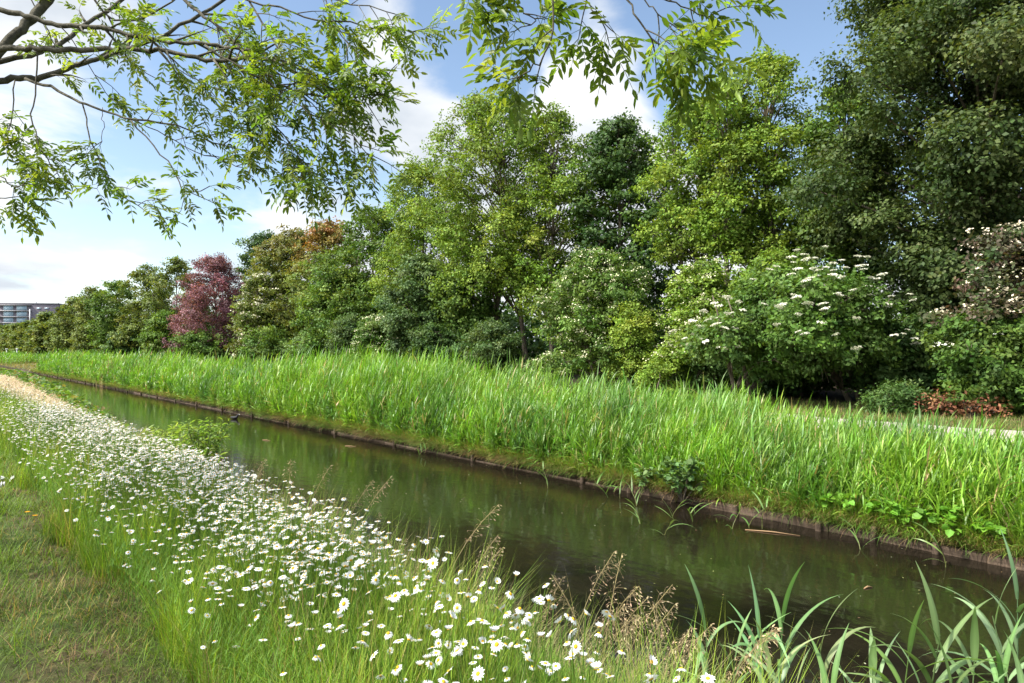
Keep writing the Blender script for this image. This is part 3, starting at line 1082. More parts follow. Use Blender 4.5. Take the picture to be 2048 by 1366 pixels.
def make_elder():
    b, H, R, t = from_photo(1600, 196, 552, 21.8)
    root = make_tree("elder_bush", "large elder with flat white flower heads and bare leaning stems beside the path", "elder", b, H, R * .95, 1.1, 'dome',
                     np.array(MID[:2] + [(.085, .15, .035)]), 64, 70000, .15, .085, .24, .2, trunks=((1.6, -1.3, -.9, .8), (1.75, -1.5, .5, -.4), (1.4, -1.1, -1.9, 1.4), (-1.2, 1.0, -.6, .6), (-1.6, 1.3, -.9, .4)), trunk_r=.075, seed=70, parts=('stems', 'foliage'), squash=.85)
    fol = [o for o in root.children if o.name.startswith('foliage')][0]
    n = len(fol.data.vertices)
    co = np.empty(n * 3, np.float32)
    fol.data.vertices.foreach_get('co', co)
    co = co.reshape(-1, 3)
    rng = np.random.default_rng(9)
    # places on the outer, camera-facing upper surface
    d = co / np.array([R * .95, R * .95 * .85, H])
    rr = np.linalg.norm(d, axis=1)
    toward = co[:, 0] * -DX * .8 + co[:, 1] * -DY * .8
    ok = np.flatnonzero((rr > np.quantile(rr, .74)) & (co[:, 2] > H * .3) & (toward > R * .08))
    protos = []
    for k in range(4):
        g = Geo()
        m = 70
        r = np.sqrt(rng.uniform(0, 1, m)) * .13
        a = rng.uniform(0, 6.28, m)
        pos = np.stack([r * np.cos(a), r * np.sin(a), .03 - r * r * 1.5 + rng.normal(0, .006, m)], 1)
        nn = unit(rng.normal(0, .35, (m, 3)) + np.array([0, 0, 1]))
        dd = rng.normal(0, 1, (m, 3))
        dd = unit(dd - nn * np.sum(dd * nn, 1, keepdims=True))
        leaves4(g, pos, dd, nn, .05, .05, jit(np.array([.76, .75, .62]), m, rng, .06, .02))
        sticks(g, np.repeat(np.array([[0, 0, -.16]]), 7, 0), np.stack([.08 * np.cos(np.arange(7)), .08 * np.sin(np.arange(7)), np.zeros(7)], 1), .004, .003, np.array([.15, .2, .08]))
        protos.append(g)
    made = []
    chosen = []
    for i in rng.permutation(ok):
        p = co[i]
        if all(np.linalg.norm(p - q) > .42 for q in chosen):
            chosen.append(p)
        if len(chosen) >= 98:
            break
    for k, p in enumerate(chosen):
        if k < 4:
            o = protos[k].build("flower_head", M_BLOOM)
            o.parent = root
            made.append(o)
        else:
            o = made[k % 4].copy()
            COL.objects.link(o)
            o.parent = root
        q = Vector(p)
        out = Vector((q.x / R, q.y / R, .3 + q.z / H)).normalized()
        o.location = q + out * .3 + Vector((0, 0, .14))
        o.rotation_euler = (out.y * -.35, out.x * .45, rng.uniform(0, 6))
        s = rng.uniform(.65, 1.15)
        o.scale = (s, s, s)


make_elder()


def make_brown_twigs():
    for px, half, ytop, lab in ((1885, 38, 795, "rust-brown dead shrub by the path, the one nearer the low dark bush"), (1945, 40, 802, "rust-brown dead shrub by the path, the one nearer the right edge")):
        b, H, R, t = from_photo(px, half, ytop, 20.4)
        make_tree("dead_shrub", lab, "dead shrub", b, H, R, .12, 'dome', np.array([(.13, .055, .028), (.2, .08, .04), (.27, .13, .065)]), 12, 800, .12, .06, .22, .16,
                  trunks=tuple((0, 0, R * .5 * math.cos(a), R * .5 * math.sin(a)) for a in (0, 1.4, 2.6, 4, 5.2)), trunk_r=.012, seed=int(px), group="dead brown shrubs by the path", parts=('stems', 'withered_leaves'), per=10, mat=M_DRY)


make_brown_twigs()


# ------------------------------------------------------------------ the ash overhead
def pinnate(g, gs, pos, d, rng, scale=1.0, cols=None, pairs=4):
    """compound leaves: pos (n,3) where each starts, d its direction"""
    n = len(pos)
    d = unit(d)
    up = np.array([0, 0, 1.]) + rng.normal(0, .35, (n, 3))
    side = unit(np.cross(d, up))
    nrm = unit(np.cross(side, d))
    Lr = rng.uniform(.15, .25, n)[:, None] * scale
    c = jit(cols[rng.integers(0, len(cols), n)], n, rng, .15, .05)
    droop = rng.uniform(.02, .35, n)[:, None]
    fpos = lambda s: pos + d * Lr * s - np.array([0, 0, 1.]) * Lr * droop * s * s
    prev = pos
    for k in range(3):
        nx = fpos((k + 1) / 3)
        sticks(gs, prev, nx, .0016, .0012, c * .9)
        prev = nx
    for i in range(pairs):
        s = .3 + .62 * i / (pairs - .3)
        p = fpos(s)
        tang = unit(d - np.array([0, 0, 1.]) * droop * 2 * s)
        for sg in (-1, 1):
            ld = side * sg * .85 + tang * .6 - np.array([0, 0, .1]) + rng.normal(0, .14, (n, 3))
            Ll = rng.uniform(.055, .085, n) * scale * (1 - .25 * abs(s - .6))
            leaves6(g, p, ld, nrm + rng.normal(0, .3, (n, 3)), Ll, Ll * rng.uniform(.3, .4, n), c * rng.uniform(.85, 1.15, (n, 1)))
    tang = d - np.array([0, 0, 1.]) * droop * 2
    Ll = rng.uniform(.06, .09, n) * scale
    leaves6(g, fpos(1.0), tang, nrm + rng.normal(0, .2, (n, 3)), Ll, Ll * .36, c)


ASHC = np.array([(.125, .2, .026), (.165, .24, .03), (.225, .295, .044), (.095, .155, .022)])
# branch: list of (px, py), depth start, depth end, radius start, radius end, leafiness from fraction, twigs per metre, twig length
ASH_BR = [
    ([(-320, 60), (-160, -10), (0, 20), (55, 32), (120, 50), (200, 55), (260, 70), (350, 85), (415, 88), (500, 100), (590, 130)], 5.2, 5.0, .05, .012, .45, 9, .45),
    ([(-320, 150), (-150, 130), (0, 100), (60, 98), (150, 100), (230, 98), (330, 100), (430, 120), (510, 116), (600, 150), (690, 190)], 5.2, 4.8, .055, .012, .5, 10, .5),
    ([(-320, 190), (-150, 160), (0, 122), (75, 107), (115, 90), (150, 65), (175, 45), (230, 10), (300, -60)], 5.2, 6.2, .05, .02, .5, 3, .5),
    ([(-320, 210), (-150, 180), (0, 160), (50, 157), (100, 150), (150, 130), (200, 118), (235, 105), (330, 70), (430, 10), (520, -60)], 5.2, 5.8, .06, .014, .35, 7, .5),
    ([(-200, 330), (-60, 190), (0, 100), (50, 50), (95, 0), (150, -90)], 5.1, 5.6, .07, .05, .7, 2, .4),
    ([(50, 157), (100, 175), (140, 195), (165, 208), (210, 220), (260, 238), (325, 245), (370, 255), (430, 285), (490, 300)], 5.16, 4.9, .026, .005, .55, 8, .35),
    ([(165, 208), (172, 245), (185, 290), (205, 330), (225, 370), (262, 405), (305, 432)], 5.1, 4.8, .012, .004, .3, 11, .28),
    ([(260, 238), (300, 285), (340, 325), (358, 365), (372, 385), (420, 372)], 5.05, 4.8, .012, .004, .55, 10, .26),
    ([(260, 238), (320, 262), (380, 300), (440, 320), (485, 335)], 5.05, 4.9, .009, .004, .4, 8, .25),
    ([(205, 215), (206, 250), (200, 290)], 5.1, 5.0, .006, .003, .6, 5, .2),
    ([(75, 108), (68, 190), (66, 240), (80, 290), (110, 335), (118, 352)], 5.1, 4.9, .014, .004, .35, 9, .3),
    ([(30, 160), (26, 230), (18, 300), (40, 340)], 5.15, 5.0, .012, .004, .2, 12, .33),
    ([(-60, 210), (-20, 250), (10, 280), (50, 318)], 5.15, 5.0, .014, .004, .2, 12, .33),
    ([(-40, 325), (0, 352), (22, 368), (45, 372), (78, 362)], 5.0, 4.8, .012, .004, .3, 10, .13),
    ([(-60, 395), (0, 398), (30, 392), (58, 402)], 5.0, 4.9, .01, .004, .3, 10, .13),
    ([(330, -40), (390, 20), (450, 65), (500, 120), (540, 155), (600, 185), (700, 195), (770, 188)], 5.3, 4.6, .03, .006, .2, 19, .42),
    ([(430, 175), (480, 200), (525, 230), (575, 280), (610, 325), (680, 340)], 4.9, 4.6, .014, .004, .15, 22, .34),
    ([(410, 90), (470, 130), (540, 165), (580, 200), (640, 235), (700, 268), (745, 320)], 4.8, 4.5, .014, .004, .15, 22, .36),
    ([(480, -30), (520, 40), (560, 100), (600, 140), (660, 160), (720, 175)], 4.9, 4.6, .016, .005, .15, 21, .4),
    ([(440, -40), (500, 0), (560, 12), (620, 38), (700, 45), (780, 60), (840, 62)], 4.9, 4.7, .016, .005, .4, 12, .32),
    ([(560, -50), (640, -10), (720, 10), (790, 28)], 4.9, 4.7, .012, .004, .2, 13, .34),
    ([(520, 230), (560, 290), (590, 330), (620, 372)], 4.7, 4.5, .007, .003, .2, 14, .24),
    ([(330, 100), (360, 140), (420, 180), (480, 250), (510, 290)], 5.0, 4.8, .009, .003, .35, 9, .3),
    ([(235, 105), (300, 150), (340, 170), (400, 215), (440, 235)], 5.2, 5.0, .008, .003, .4, 9, .3),
    ([(120, 52), (160, 100), (200, 170), (230, 200)], 5.1, 5.3, .009, .003, .4, 7, .3),
    ([(150, -60), (190, 0), (230, 40), (300, 30), (360, -10)], 5.6, 5.6, .02, .008, .1, 9, .4),
    ([(20, -60), (60, -5), (90, 50), (110, 90)], 5.6, 5.6, .012, .005, .2, 7, .35),
    ([(640, -60), (660, 30), (690, 80), (730, 120), (760, 150)], 4.8, 4.6, .01, .003, .2, 12, .32),
]
ASH_OVER = [  # nearer branches hanging in from above
    ([(1010, -120), (1090, -40), (1106, 0), (1104, 60), (1099, 100), (1079, 125), (1054, 145), (1036, 160)], 3.1, 3.1, .012, .004, .3, 9, .2),
    ([(1000, -90), (1030, 0), (1054, 30), (1074, 40), (1030, 62)], 3.1, 3.2, .009, .003, .35, 9, .18),
    ([(1180, -130), (1240, -30), (1254, 0), (1274, 35), (1304, 75), (1334, 100), (1369, 115), (1400, 135)], 3.1, 3.1, .012, .004, .25, 11, .24),
    ([(1130, -120), (1165, -20), (1174, 0), (1194, 30), (1229, 65)], 3.1, 3.15, .009, .003, .3, 9, .22),
    ([(1240, -130), (1310, -20), (1334, 0), (1364, 10), (1402, 30), (1420, 34)], 3.15, 3.2, .01, .003, .25, 10, .24),
    ([(1210, -100), (1280, -10), (1310, 25), (1355, 55), (1375, 78)], 3.1, 3.1, .008, .003, .3, 11, .22),
    ([(900, -100), (935, -20), (950, -2)], 3.2, 3.2, .006, .003, .5, 6, .1),
]


def make_ash():
    rng = np.random.default_rng(21)
    bx, by = -.45, 7.25
    base = np.array([bx, by, float(gz(bx, by))])
    root = thing("ash_tree", "ash tree leaning in over the bank from the upper left with feathery compound leaves", "ash", base)
    bc = np.array([.1, .09, .06])
    gw, gl, gs = Geo(), Geo(), Geo()
    fork = P(-320, 150, 5.2)
    tr = curve_pts([base - [0, 0, .3], base + [.02, 0, 1.2], (base + fork) / 2 + [-.05, .1, .5], fork, fork + np.array([-.9, .1, 1.4]), fork + np.array([-2.9, -.3, 2.9])], 26)
    tube(gw, tr, np.interp(np.linspace(0, 1, 26), [0, .08, .55, 1], [.26, .19, .13, .05]), bc, 12)
    limb_end = None
    tp, td, tl = [], [], []

    def grow(pts, r0, r1, f0, per_m, tlen, scale, sides=6, pairs=4):
        seglen = np.linalg.norm(np.diff(pts, axis=0), axis=1)
        n = max(10, int(seglen.sum() / .07))
        c = curve_pts(pts, n)
        ln = np.linalg.norm(np.diff(c, axis=0), axis=1).sum()
        c[1:-1] += rng.normal(0, .006, (n - 2, 3))
        tube(gw, c, np.linspace(r0 * .47, r1 * .8, n), bc, sides)
        m = int(ln * (1 - f0) * per_m * .62) + 1
        T = unit(np.gradient(c, axis=0))
        P0, D0 = [], []
        for k in range(m):
            f = f0 + (1 - f0) * (k + rng.uniform(0, 1)) / m
            i = min(int(f * (n - 1)), n - 1)
            t = T[i]
            pd = rng.normal(0, 1, 3)
            pd -= t * (pd @ t)
            pd /= np.linalg.norm(pd)
            d = unit(t * .75 + pd * .75 + np.array([0, 0, -.08]))
            l = tlen * rng.uniform(.45, 1.1)
            a = c[i]
            e = a + d * l + np.array([0, 0, -.12 * l])
            mid = (a + e) / 2 + rng.normal(0, .03 * l, 3) + np.array([0, 0, .05 * l])
            q = curve_pts([a, mid, e], 5)
            rr = max(.0035, r1 * .9)
            tube(gw, q, np.linspace(rr, .002, 5), bc, 4)
            # leaves in opposite pairs along the outer part and a tuft at the end
            for w in (.55, .78, 1.0):
                pp = curve_pts([a, mid, e], 41)[int(w * 40)]
                kk = 2 if w < 1 else 3
                for _ in range(kk):
                    if rng.uniform() < .25:
                        continue
                    s2 = rng.normal(0, 1, 3)
                    s2 -= d * (s2 @ d)
                    s2 /= np.linalg.norm(s2)
                    P0.append(pp)
                    D0.append(d * (.5 if w < 1 else .9) + s2 * .75 + np.array([0, 0, -.1]))
        # end tuft
        for _ in range(4):
            P0.append(c[-1])
            D0.append(T[-1] * .8 + rng.normal(0, .5, 3) + np.array([0, 0, -.2]))
        pinnate(gl, gs, np.array(P0), np.array(D0), rng, scale, ASHC, pairs)

    for pts, t0, t1, r0, r1, f0, pm, tl_ in ASH_BR:
        m = len(pts)
        w = np.array([P(px, py, t0 + (t1 - t0) * k / (m - 1)) for k, (px, py) in enumerate(pts)])
        grow(w, r0, r1, f0, pm * 1.0, tl_ * .82, .78)
    # limb that reaches overhead and carries the nearer hanging branches
    hub = P(1120, -420, 3.1)
    limb = curve_pts([tr[14], tr[14] + np.array([.5, -.8, 1.1]), (tr[14] + hub) / 2 + np.array([-.1, 0, .75]), hub, P(1330, -330, 3.2)], 24)
    tube(gw, limb, np.linspace(.075, .018, 24), bc, 9)
    for pts, t0, t1, r0, r1, f0, pm, tl_ in ASH_OVER:
        m = len(pts)
        w = np.array([P(px, py, t0 + (t1 - t0) * k / (m - 1)) for k, (px, py) in enumerate(pts)])
        near = limb[np.argmin(np.linalg.norm(limb - w[0], axis=1))]
        w = np.concatenate([[near], w])
        grow(w, r0, r1, max(f0, .5), pm * .62, tl_ * .75, .88, pairs=4)
    gw.build("trunk", M_ASHBARK, root, smooth=True)
    # the rest of the crown, above and behind the frame
    fk = tr[-1]
    n = 420
    cpos = np.array([-4.4, 6.7, 7.5]) + rng.normal(0, 1, (n, 3)) * np.array([1.3, 1.5, .9])
    cpos[:, 2] = np.maximum(cpos[:, 2], 6.6)
    pinnate(gl, gs, cpos, rng.normal(0, 1, (n, 3)) - np.array([0, 0, .2]), rng, 1.6, ASHC)
    gl.build("crown", M_ASH, root)
    gs.build("leaf_stalks", M_ASH, root)


make_ash()


# ------------------------------------------------------------------ reed bed
REED_C = np.array([(.12, .235, .02), (.155, .285, .028), (.205, .335, .05), (.125, .25, .042)])


def reed_height(x, y):
    h = np.interp(y, [-6, 3.5, 4.7, 6.9, 10, 13.9, 17.8, 25, 36, 57, 90], [.8, .82, .82, .92, 1.04, 1.33, 1.46, 1.24, 1.28, 1.36, 1.4])
    n = .12 * np.sin(y * .9 + x * .7) + .08 * np.sin(y * 2.3 - x * 1.9) + .06 * np.sin(y * .35)
    front = np.interp(x, [8.7, 8.95, 9.5, 10.4, 12.5], [.85, 1.1, 1.28, 1.22, 1.0])
    return (h + n * h * .7) * front - .2


def scatter_reeds(g, x, y, rng, nl, wide, hs=1.0, over=False):
    n = len(x)
    z = gz(x, y)
    h = reed_height(x, y) * rng.uniform(.72, 1.16, n) * hs
    h = h * (1 + .12 * np.sin(x * 5.3 + y * 3.1) * np.sin(y * 4.7 - x * 2.9))
    az = rng.normal(-.7, 1.4, n)
    lean = np.abs(rng.normal(0, .1, n)) + .02
    if over:
        az = math.pi + rng.normal(0, .8, n)
        lean = rng.uniform(.05, .38, n)
        h = h * rng.uniform(.45, 1.05, n)
    base = np.stack([x, y, z - .02], 1)
    patch = np.sin(x * 1.3 + y * .83 + 1) * np.sin(y * .47 - x * .6) + .6 * np.sin(x * 3.1 - y * 2.3)
    green = jit(REED_C[rng.integers(0, 4, n)], n, rng, .14, .06) * (1 + .24 * patch[:, None] * np.array([1, .8, -.3]))
    dead = rng.uniform(0, 1, n) < .045
    green = np.where(dead[:, None], jit(np.array([.34, .27, .11]), n, rng), green)
    straw = jit(np.array([.2, .16, .06]), n, rng)
    mixf = rng.uniform(.25, .9, n)[:, None]
    c0 = straw * mixf + green * (1 - mixf)
    seg = 3
    tops = blades(g, base, az, h, .011 * wide, lean, .05, seg, c0, green, lambda s: 1 - .6 * s)
    # leaves
    hd = np.stack([np.cos(az), np.sin(az), 0 * az], 1)
    for k in range(nl):
        f = (.08 if over else .24) + (.92 if over else .76) * (k + rng.uniform(0, .9, n)) / nl
        th = lean + .025 * f
        p = base + (hd * np.sin(th)[:, None] + np.array([0, 0, 1.]) * np.cos(th)[:, None]) * (h * f)[:, None]
        a2 = az * 0 + rng.uniform(0, 6.28, n)
        wind = rng.uniform(0, 1, n) < .55          # most leaves stream one way
        a2 = np.where(wind & (not over), -.7 + rng.normal(0, .9, n), a2)
        L = rng.uniform(.28, .52, n) * np.interp(f, [.2, .6, 1], [.8, 1.1, .9]) * np.clip(h / 1.5, .7, 1.1)
        upright = np.interp(f, [.3, .8, 1.0], [.74, .42, .17])
        leaf_lean = upright * rng.uniform(.4, 1.4, n)
        bend = rng.uniform(.1, 1.6, n) * np.interp(f, [.3, .75, 1], [1.15, .85, .38])
        c = jit(green, n, rng, .1, .04)
        blades(g, p, a2, L, rng.uniform(.012, .023, n) * wide, leaf_lean, bend, 3, c, c * 1.05, PROF_REED, rng.normal(0, .7, n))


def make_reeds():
    rng = np.random.default_rng(31)
    g = Geo()
    def zone(n, y0, y1, nl, wide, depth):
        y = rng.uniform(y0, y1, n)
        x = 8.85 + rng.beta(1.0, 1.35, n) * np.minimum(depth, np.interp(y, [0, 3, 6, 10, 90], [2.1, 2.2, 3.0, 4.7, 4.8]))
        x = np.where(rng.uniform(0, 1, n) < .34, 8.76 + rng.uniform(0, 1, n) ** 1.3 * .6, x)
        return x, y
    scatter_reeds(g, *zone(7400, -3.5, 8, 7, 1.0, 5), rng, 8, 1.0)
    scatter_reeds(g, *zone(6200, 8, 22, 7, 1.2, 5), rng, 7, 1.2)
    scatter_reeds(g, *zone(4200, 22, 48, 6, 1.8, 5), rng, 6, 1.8)
    scatter_reeds(g, *zone(3000, 48, 80, 5, 2.8, 5), rng, 5, 2.8)
    def fringe(n, y0, y1, nl, wide, sc):
        y = rng.uniform(y0, y1, n)
        y = y + .25 * np.sin(y * 5.1)
        scatter_reeds(g, 8.74 + rng.uniform(0, 1, n) ** 1.5 * .3, y, rng, nl, wide, sc, True)
    fringe(1500, -3, 10, 8, 1.0, .8)
    fringe(3000, 9, 30, 7, 1.5, .8)
    fringe(1500, 30, 80, 6, 2.6, .85)
    # a further patch beyond the mown gap
    y = rng.uniform(112, 165, 1500)
    x = rng.uniform(9, 14, 1500)
    scatter_reeds(g, x, y, rng, 4, 5.0, .9)
    tag(g.build("reeds", M_REED), "dense bright green reed bed along the far bank", "reeds", kind='stuff')
    # short grass and dead reed litter on the lip of the bank
    g = Geo()
    n = 74000
    y = np.concatenate([rng.uniform(-3, 20, 46000), rng.uniform(20, 85, 28000)])
    x = 8.735 + np.abs(rng.normal(0, .28, n)) * rng.uniform(0, 1, n)
    far = np.interp(y, [0, 20, 85], [1, 1.8, 4])
    dry = rng.uniform(0, 1, n) < np.interp(x, [8.7, 8.9, 9.4], [.45, .25, .12])
    c = np.where(dry[:, None], jit(np.array([.34, .25, .11]), n, rng), jit(np.array([.2, .32, .045]), n, rng))
    blades(g, np.stack([x, y, gz(x, y) - .01], 1), np.where(rng.uniform(0, 1, n) < .5, math.pi + rng.normal(0, .8, n), rng.uniform(0, 6.28, n)), rng.uniform(.15, .5, n), .006 * far, rng.uniform(.1, .6, n), rng.uniform(.3, 2.0, n), 3, c * .85, c)
    m = 26000
    y = np.concatenate([rng.uniform(7, 24, 14000), rng.uniform(24, 85, 8000), rng.uniform(-3, 7, 4000)])
    far = np.interp(y, [0, 20, 85], [1, 1.8, 4])
    clump = .5 + .5 * np.sin(y * 3.3) * np.sin(y * 1.27 + 1)
    x = 8.735 + rng.uniform(0, .16, m)
    dry = rng.uniform(0, 1, m) < .5 + .3 * np.sin(y * 1.3)
    c = np.where(dry[:, None], jit(np.array([.24, .16, .07]), m, rng), jit(np.array([.13, .22, .035]), m, rng))
    blades(g, np.stack([x, y, gz(x, y) - .01], 1), math.pi + rng.normal(0, .6, m), rng.uniform(.14, .42, m) * (.6 + .8 * clump), .007 * far, rng.uniform(.3, 1.2, m), rng.uniform(.7, 1.6, m), 4, c * .85, c)
    tag(g.build("bank_grass", M_GRASS), "green and straw-coloured grass hanging over the timber bank edge", "grass", kind='stuff')
    # grass verges beside the gravel path and the mown gap beyond the reeds
    g = Geo()
    n = 42000
    y = np.concatenate([rng.uniform(-4, 16, 26000), rng.uniform(16, 60, 6000), rng.uniform(79, 125, 10000)])
    x = np.concatenate([np.where(rng.uniform(0, 1, 26000) < .75, rng.uniform(17.7, 22.5, 26000), rng.uniform(12, 15.3, 26000)), rng.uniform(17.7, 22, 6000), rng.uniform(8.8, 22, 10000)])
    far = np.interp(y, [0, 20, 80, 120], [1, 1.6, 6, 7])
    dry = rng.uniform(0, 1, n) < np.where(y > 79, .75, .45)
    c = np.where(dry[:, None], jit(np.array([.27, .21, .09]), n, rng), jit(np.array([.13, .2, .04]), n, rng))
    blades(g, np.stack([x, y, gz(x, y) - .01], 1), rng.uniform(0, 6.28, n), rng.uniform(.08, .24, n) * np.where(y > 79, 1.5, 1), .009 * far, rng.uniform(.1, .7, n), rng.uniform(.2, 1.2, n), 2, c, c)
    tag(g.build("verge_grass", M_GRASS), "short yellowish grass on the verges of the far path", "grass", kind='stuff')


make_reeds()


def make_dry_reeds():
    rng = np.random.default_rng(8)
    t = depth_at_x(240, 9.6)
    p = P(240, HOR, t)
    root = thing("dry_reed_clump", "tall straw-coloured clump of dead reeds standing in the green reed bed", "reeds", (p[0], p[1], float(gz(p[0], p[1]))))
    g = Geo()
    n = 70
    x = p[0] + rng.normal(0, .35, n) - .5
    y = p[1] + rng.normal(0, .55, n)
    c = jit(np.array([.42, .3, .14]), n, rng)
    blades(g, np.stack([x, y, gz(x, y)], 1), rng.uniform(0, 6.28, n), rng.uniform(1.3, 2.0, n), .035, .05, .1, 3, c, c)
    g.build("stem", M_DRY, root)


make_dry_reeds()


# ------------------------------------------------------------------ near bank: grass, hay, daisies
def in_view_density(x, y):
    u = (x * RX + y * RY) / np.maximum(x * DX + y * DY, .05)
    return np.abs(u) < .8


def make_near_grass():
    rng = np.random.default_rng(51)
    # tall flowering meadow along the bank crest
    g = Geo()
    def meadow(n, y0, y1, wide, pw=1.0):
        y = y0 + (y1 - y0) * rng.uniform(0, 1, n) ** pw
        edge = 1.0 + .18 * np.sin(y * 1.7) + .1 * np.sin(y * 4.1 + 1)
        xe = edge + (3.35 - edge) * rng.beta(1.0, 1.15, n)
        k0 = rng.uniform(0, 1, n) < np.interp(xe, [2.2, 2.8], [1, .45])
        y, edge, xe = y[k0], edge[k0], xe[k0]
        n = len(y)
        x = bank_x(xe, y)
        x = np.where((y > 12.5) & (x > 2.3), 1.0 + rng.uniform(0, 1.3, n), x)
        k = in_view_density(x, y)
        return x[k], y[k], wide
    for n, y0, y1, wide in ((52000, .9, 4.5, 1.0), (46000, 4.5, 10, 1.35), (30000, 10, 22, 2.3), (16000, 22, 60, 5.0)):
        x, y, wide = meadow(n, y0, y1, wide)
        m = len(x)
        hgt = rng.gamma(6, .064, m) * np.interp(x, [.8, 1.3, 1.95, 2.5, 3.3], [.6, 1.0, 1.0, .6, .45]) * np.interp(y, [10, 20], [1, .75])
        patch = np.sin(x * 3.1 + y * 1.3) * np.sin(y * 2.2 - x)
        kind = rng.uniform(0, 1, m) + .1 * patch
        c = np.where((kind < .12)[:, None], np.array([.32, .26, .11]), np.where((kind < .6)[:, None], np.array([.15, .255, .026]), np.array([.25, .345, .045])))
        pt = np.clip(.6 * np.sin(x * 7.1 + y * 2.7) * np.sin(y * 5.3 - x * 3.9) + .5 * np.sin(x * 2.9 - y * 4.1 + 1) + rng.normal(0, .2, m), -1, 1)
        hgt = hgt * (1 + .32 * pt)
        c = jit(c, m, rng, .22, .07) * (1 + .3 * pt[:, None] * np.array([1, .75, .3]))
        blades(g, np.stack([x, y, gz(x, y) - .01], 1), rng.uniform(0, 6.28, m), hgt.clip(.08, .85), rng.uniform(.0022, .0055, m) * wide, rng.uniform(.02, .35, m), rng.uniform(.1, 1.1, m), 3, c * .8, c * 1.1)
    tag(g.build("meadow_grass", M_GRASS), "long bright green meadow grass on the near bank among the daisies", "grass", kind='stuff')
    # feathery mayweed foliage
    g = Geo()
    n = 5200
    y = 1.0 + 9 * rng.uniform(0, 1, n) ** 1.3
    x = .95 + rng.beta(1, 1.3, n) * 1.7
    for k in range(14):
        f = rng.uniform(.1, .95, n)
        p = np.stack([x, y, gz(x, y) + f * .36], 1) + rng.normal(0, .015, (n, 3))
        c = jit(np.array([.13, .25, .03]), n, rng)
        blades(g, p, rng.uniform(0, 6.28, n), rng.uniform(.04, .11, n), .0035, rng.uniform(.3, 1.1, n), .5, 2, c, c)
    tag(g.build("mayweed_foliage", M_GRASS), "feathery fine-cut green leaves under the daisies", "foliage", kind='stuff')
    # mown path at the near left
    g = Geo()
    n = 130000
    y = 2.2 + 16 * rng.uniform(0, 1, n) ** 1.6
    x = rng.uniform(-1.2, 1.35, n)
    k = in_view_density(x, y)
    x, y = x[k], y[k]
    n = len(x)
    bare = np.sin(x * 2.3 + .7 * y + 1.2) * np.sin(1.15 * y - x * 1.2) + .5 * np.sin(4.7 * x + 3.1 * y)
    k = rng.uniform(-.6, 1.8, n) > bare * .9
    x, y = x[k], y[k]
    n = len(x)
    dry = rng.uniform(0, 1, n) < .17 + .3 * np.sin(x * 3 + y * 1.1) * np.sin(1.7 * y - x)
    c = np.where(dry[:, None], jit(np.array([.30, .22, .09]), n, rng, .35), jit(np.array([.125, .2, .024]), n, rng, .35))
    tuft = np.clip(np.sin(x * 4.3 + y * 2.9) * np.sin(y * 3.3 - x * 2.2) + .3 * np.sin(9 * x + 7 * y), 0, 1)
    blades(g, np.stack([x, y, gz(x, y) - .005], 1), rng.uniform(0, 6.28, n), (rng.gamma(5, .02, n) * (.7 + 1.3 * tuft)).clip(.03, .3), np.interp(y, [2, 6, 18], [.0035, .005, .011]), rng.uniform(.2, 1.2, n), rng.uniform(.1, .9, n), 2, c * .85, c)
    tag(g.build("mown_grass", M_GRASS), "short trampled green and brown grass of the near path", "grass", kind='stuff')
    # pale strip of cut hay further along the bank
    g = Geo()
    n = 34000
    y = 11.5 + 47 * rng.uniform(0, 1, n) ** 1.3
    x = bank_x(2.1 + rng.beta(1.5, 1.5, n) * .95, y)
    c = jit(np.array([.47, .38, .24]), n, rng, .15)
    blades(g, np.stack([x, y, gz(x, y) + rng.uniform(.05, .2, n)], 1), rng.uniform(0, 6.28, n), rng.uniform(.15, .4, n), np.interp(y, [13, 53], [.01, .035]), rng.uniform(1.0, 1.7, n), rng.uniform(-.2, .5, n), 2, c, c)
    tag(g.build("cut_hay", M_DRY), "pale strip of dry cut hay lying along the near bank", "hay", kind='stuff')
    # rank weeds at the water's edge
    g = Geo()
    n = 9000
    y = np.concatenate([rng.uniform(1.2, 14, 4500), rng.uniform(14, 70, 4500)])
    x = bank_x(np.concatenate([2.5 + rng.beta(1.3, 1.5, 4500) * .95, 3.2 + rng.normal(0, .16, 4500)]), y)
    far = np.interp(y, [1, 14, 70], [1, 2.2, 6])
    z = gz(x, y) + rng.uniform(.02, .32, n) * np.interp(y, [1, 14, 70], [1, 1, 1.5])
    nrm = unit(rng.normal(0, .45, (n, 3)) + np.array([0, 0, 1]))
    d = rng.normal(0, 1, (n, 3))
    d = unit(d - nrm * np.sum(d * nrm, 1, keepdims=True))
    c = jit(np.array([(.08, .15, .025), (.13, .21, .035), (.2, .17, .06)])[rng.choice(3, n, p=[.45, .4, .15])], n, rng)
    leaves6(g, np.stack([x, y, z], 1), d, nrm, rng.uniform(.03, .075, n) * far, rng.uniform(.02, .05, n) * far, c)
    n = 7000
    y = np.concatenate([rng.uniform(1, 14, 5000), rng.uniform(14, 50, 2000)])
    x = bank_x(2.75 + rng.beta(1.3, 1.6, n) * .75, y)
    c = jit(np.array([(.12, .2, .03), (.3, .24, .12)])[rng.choice(2, n, p=[.5, .5])], n, rng)
    blades(g, np.stack([x, y, gz(x, y) - .01], 1), rng.normal(-.6, 1.3, n), rng.uniform(.15, .5, n), .004 * np.interp(y, [1, 14, 50], [1, 2, 5]), rng.uniform(.1, .7, n), rng.uniform(.4, 1.6, n), 4, c, c)
    n = 9000
    tus = rng.uniform(1.5, 16, 90)
    k = rng.integers(0, 90, n)
    tx = bank_x(rng.uniform(2.45, 3.25, 90), tus)
    y = tus[k] + rng.normal(0, .1, n)
    x = tx[k] + rng.normal(0, .08, n)
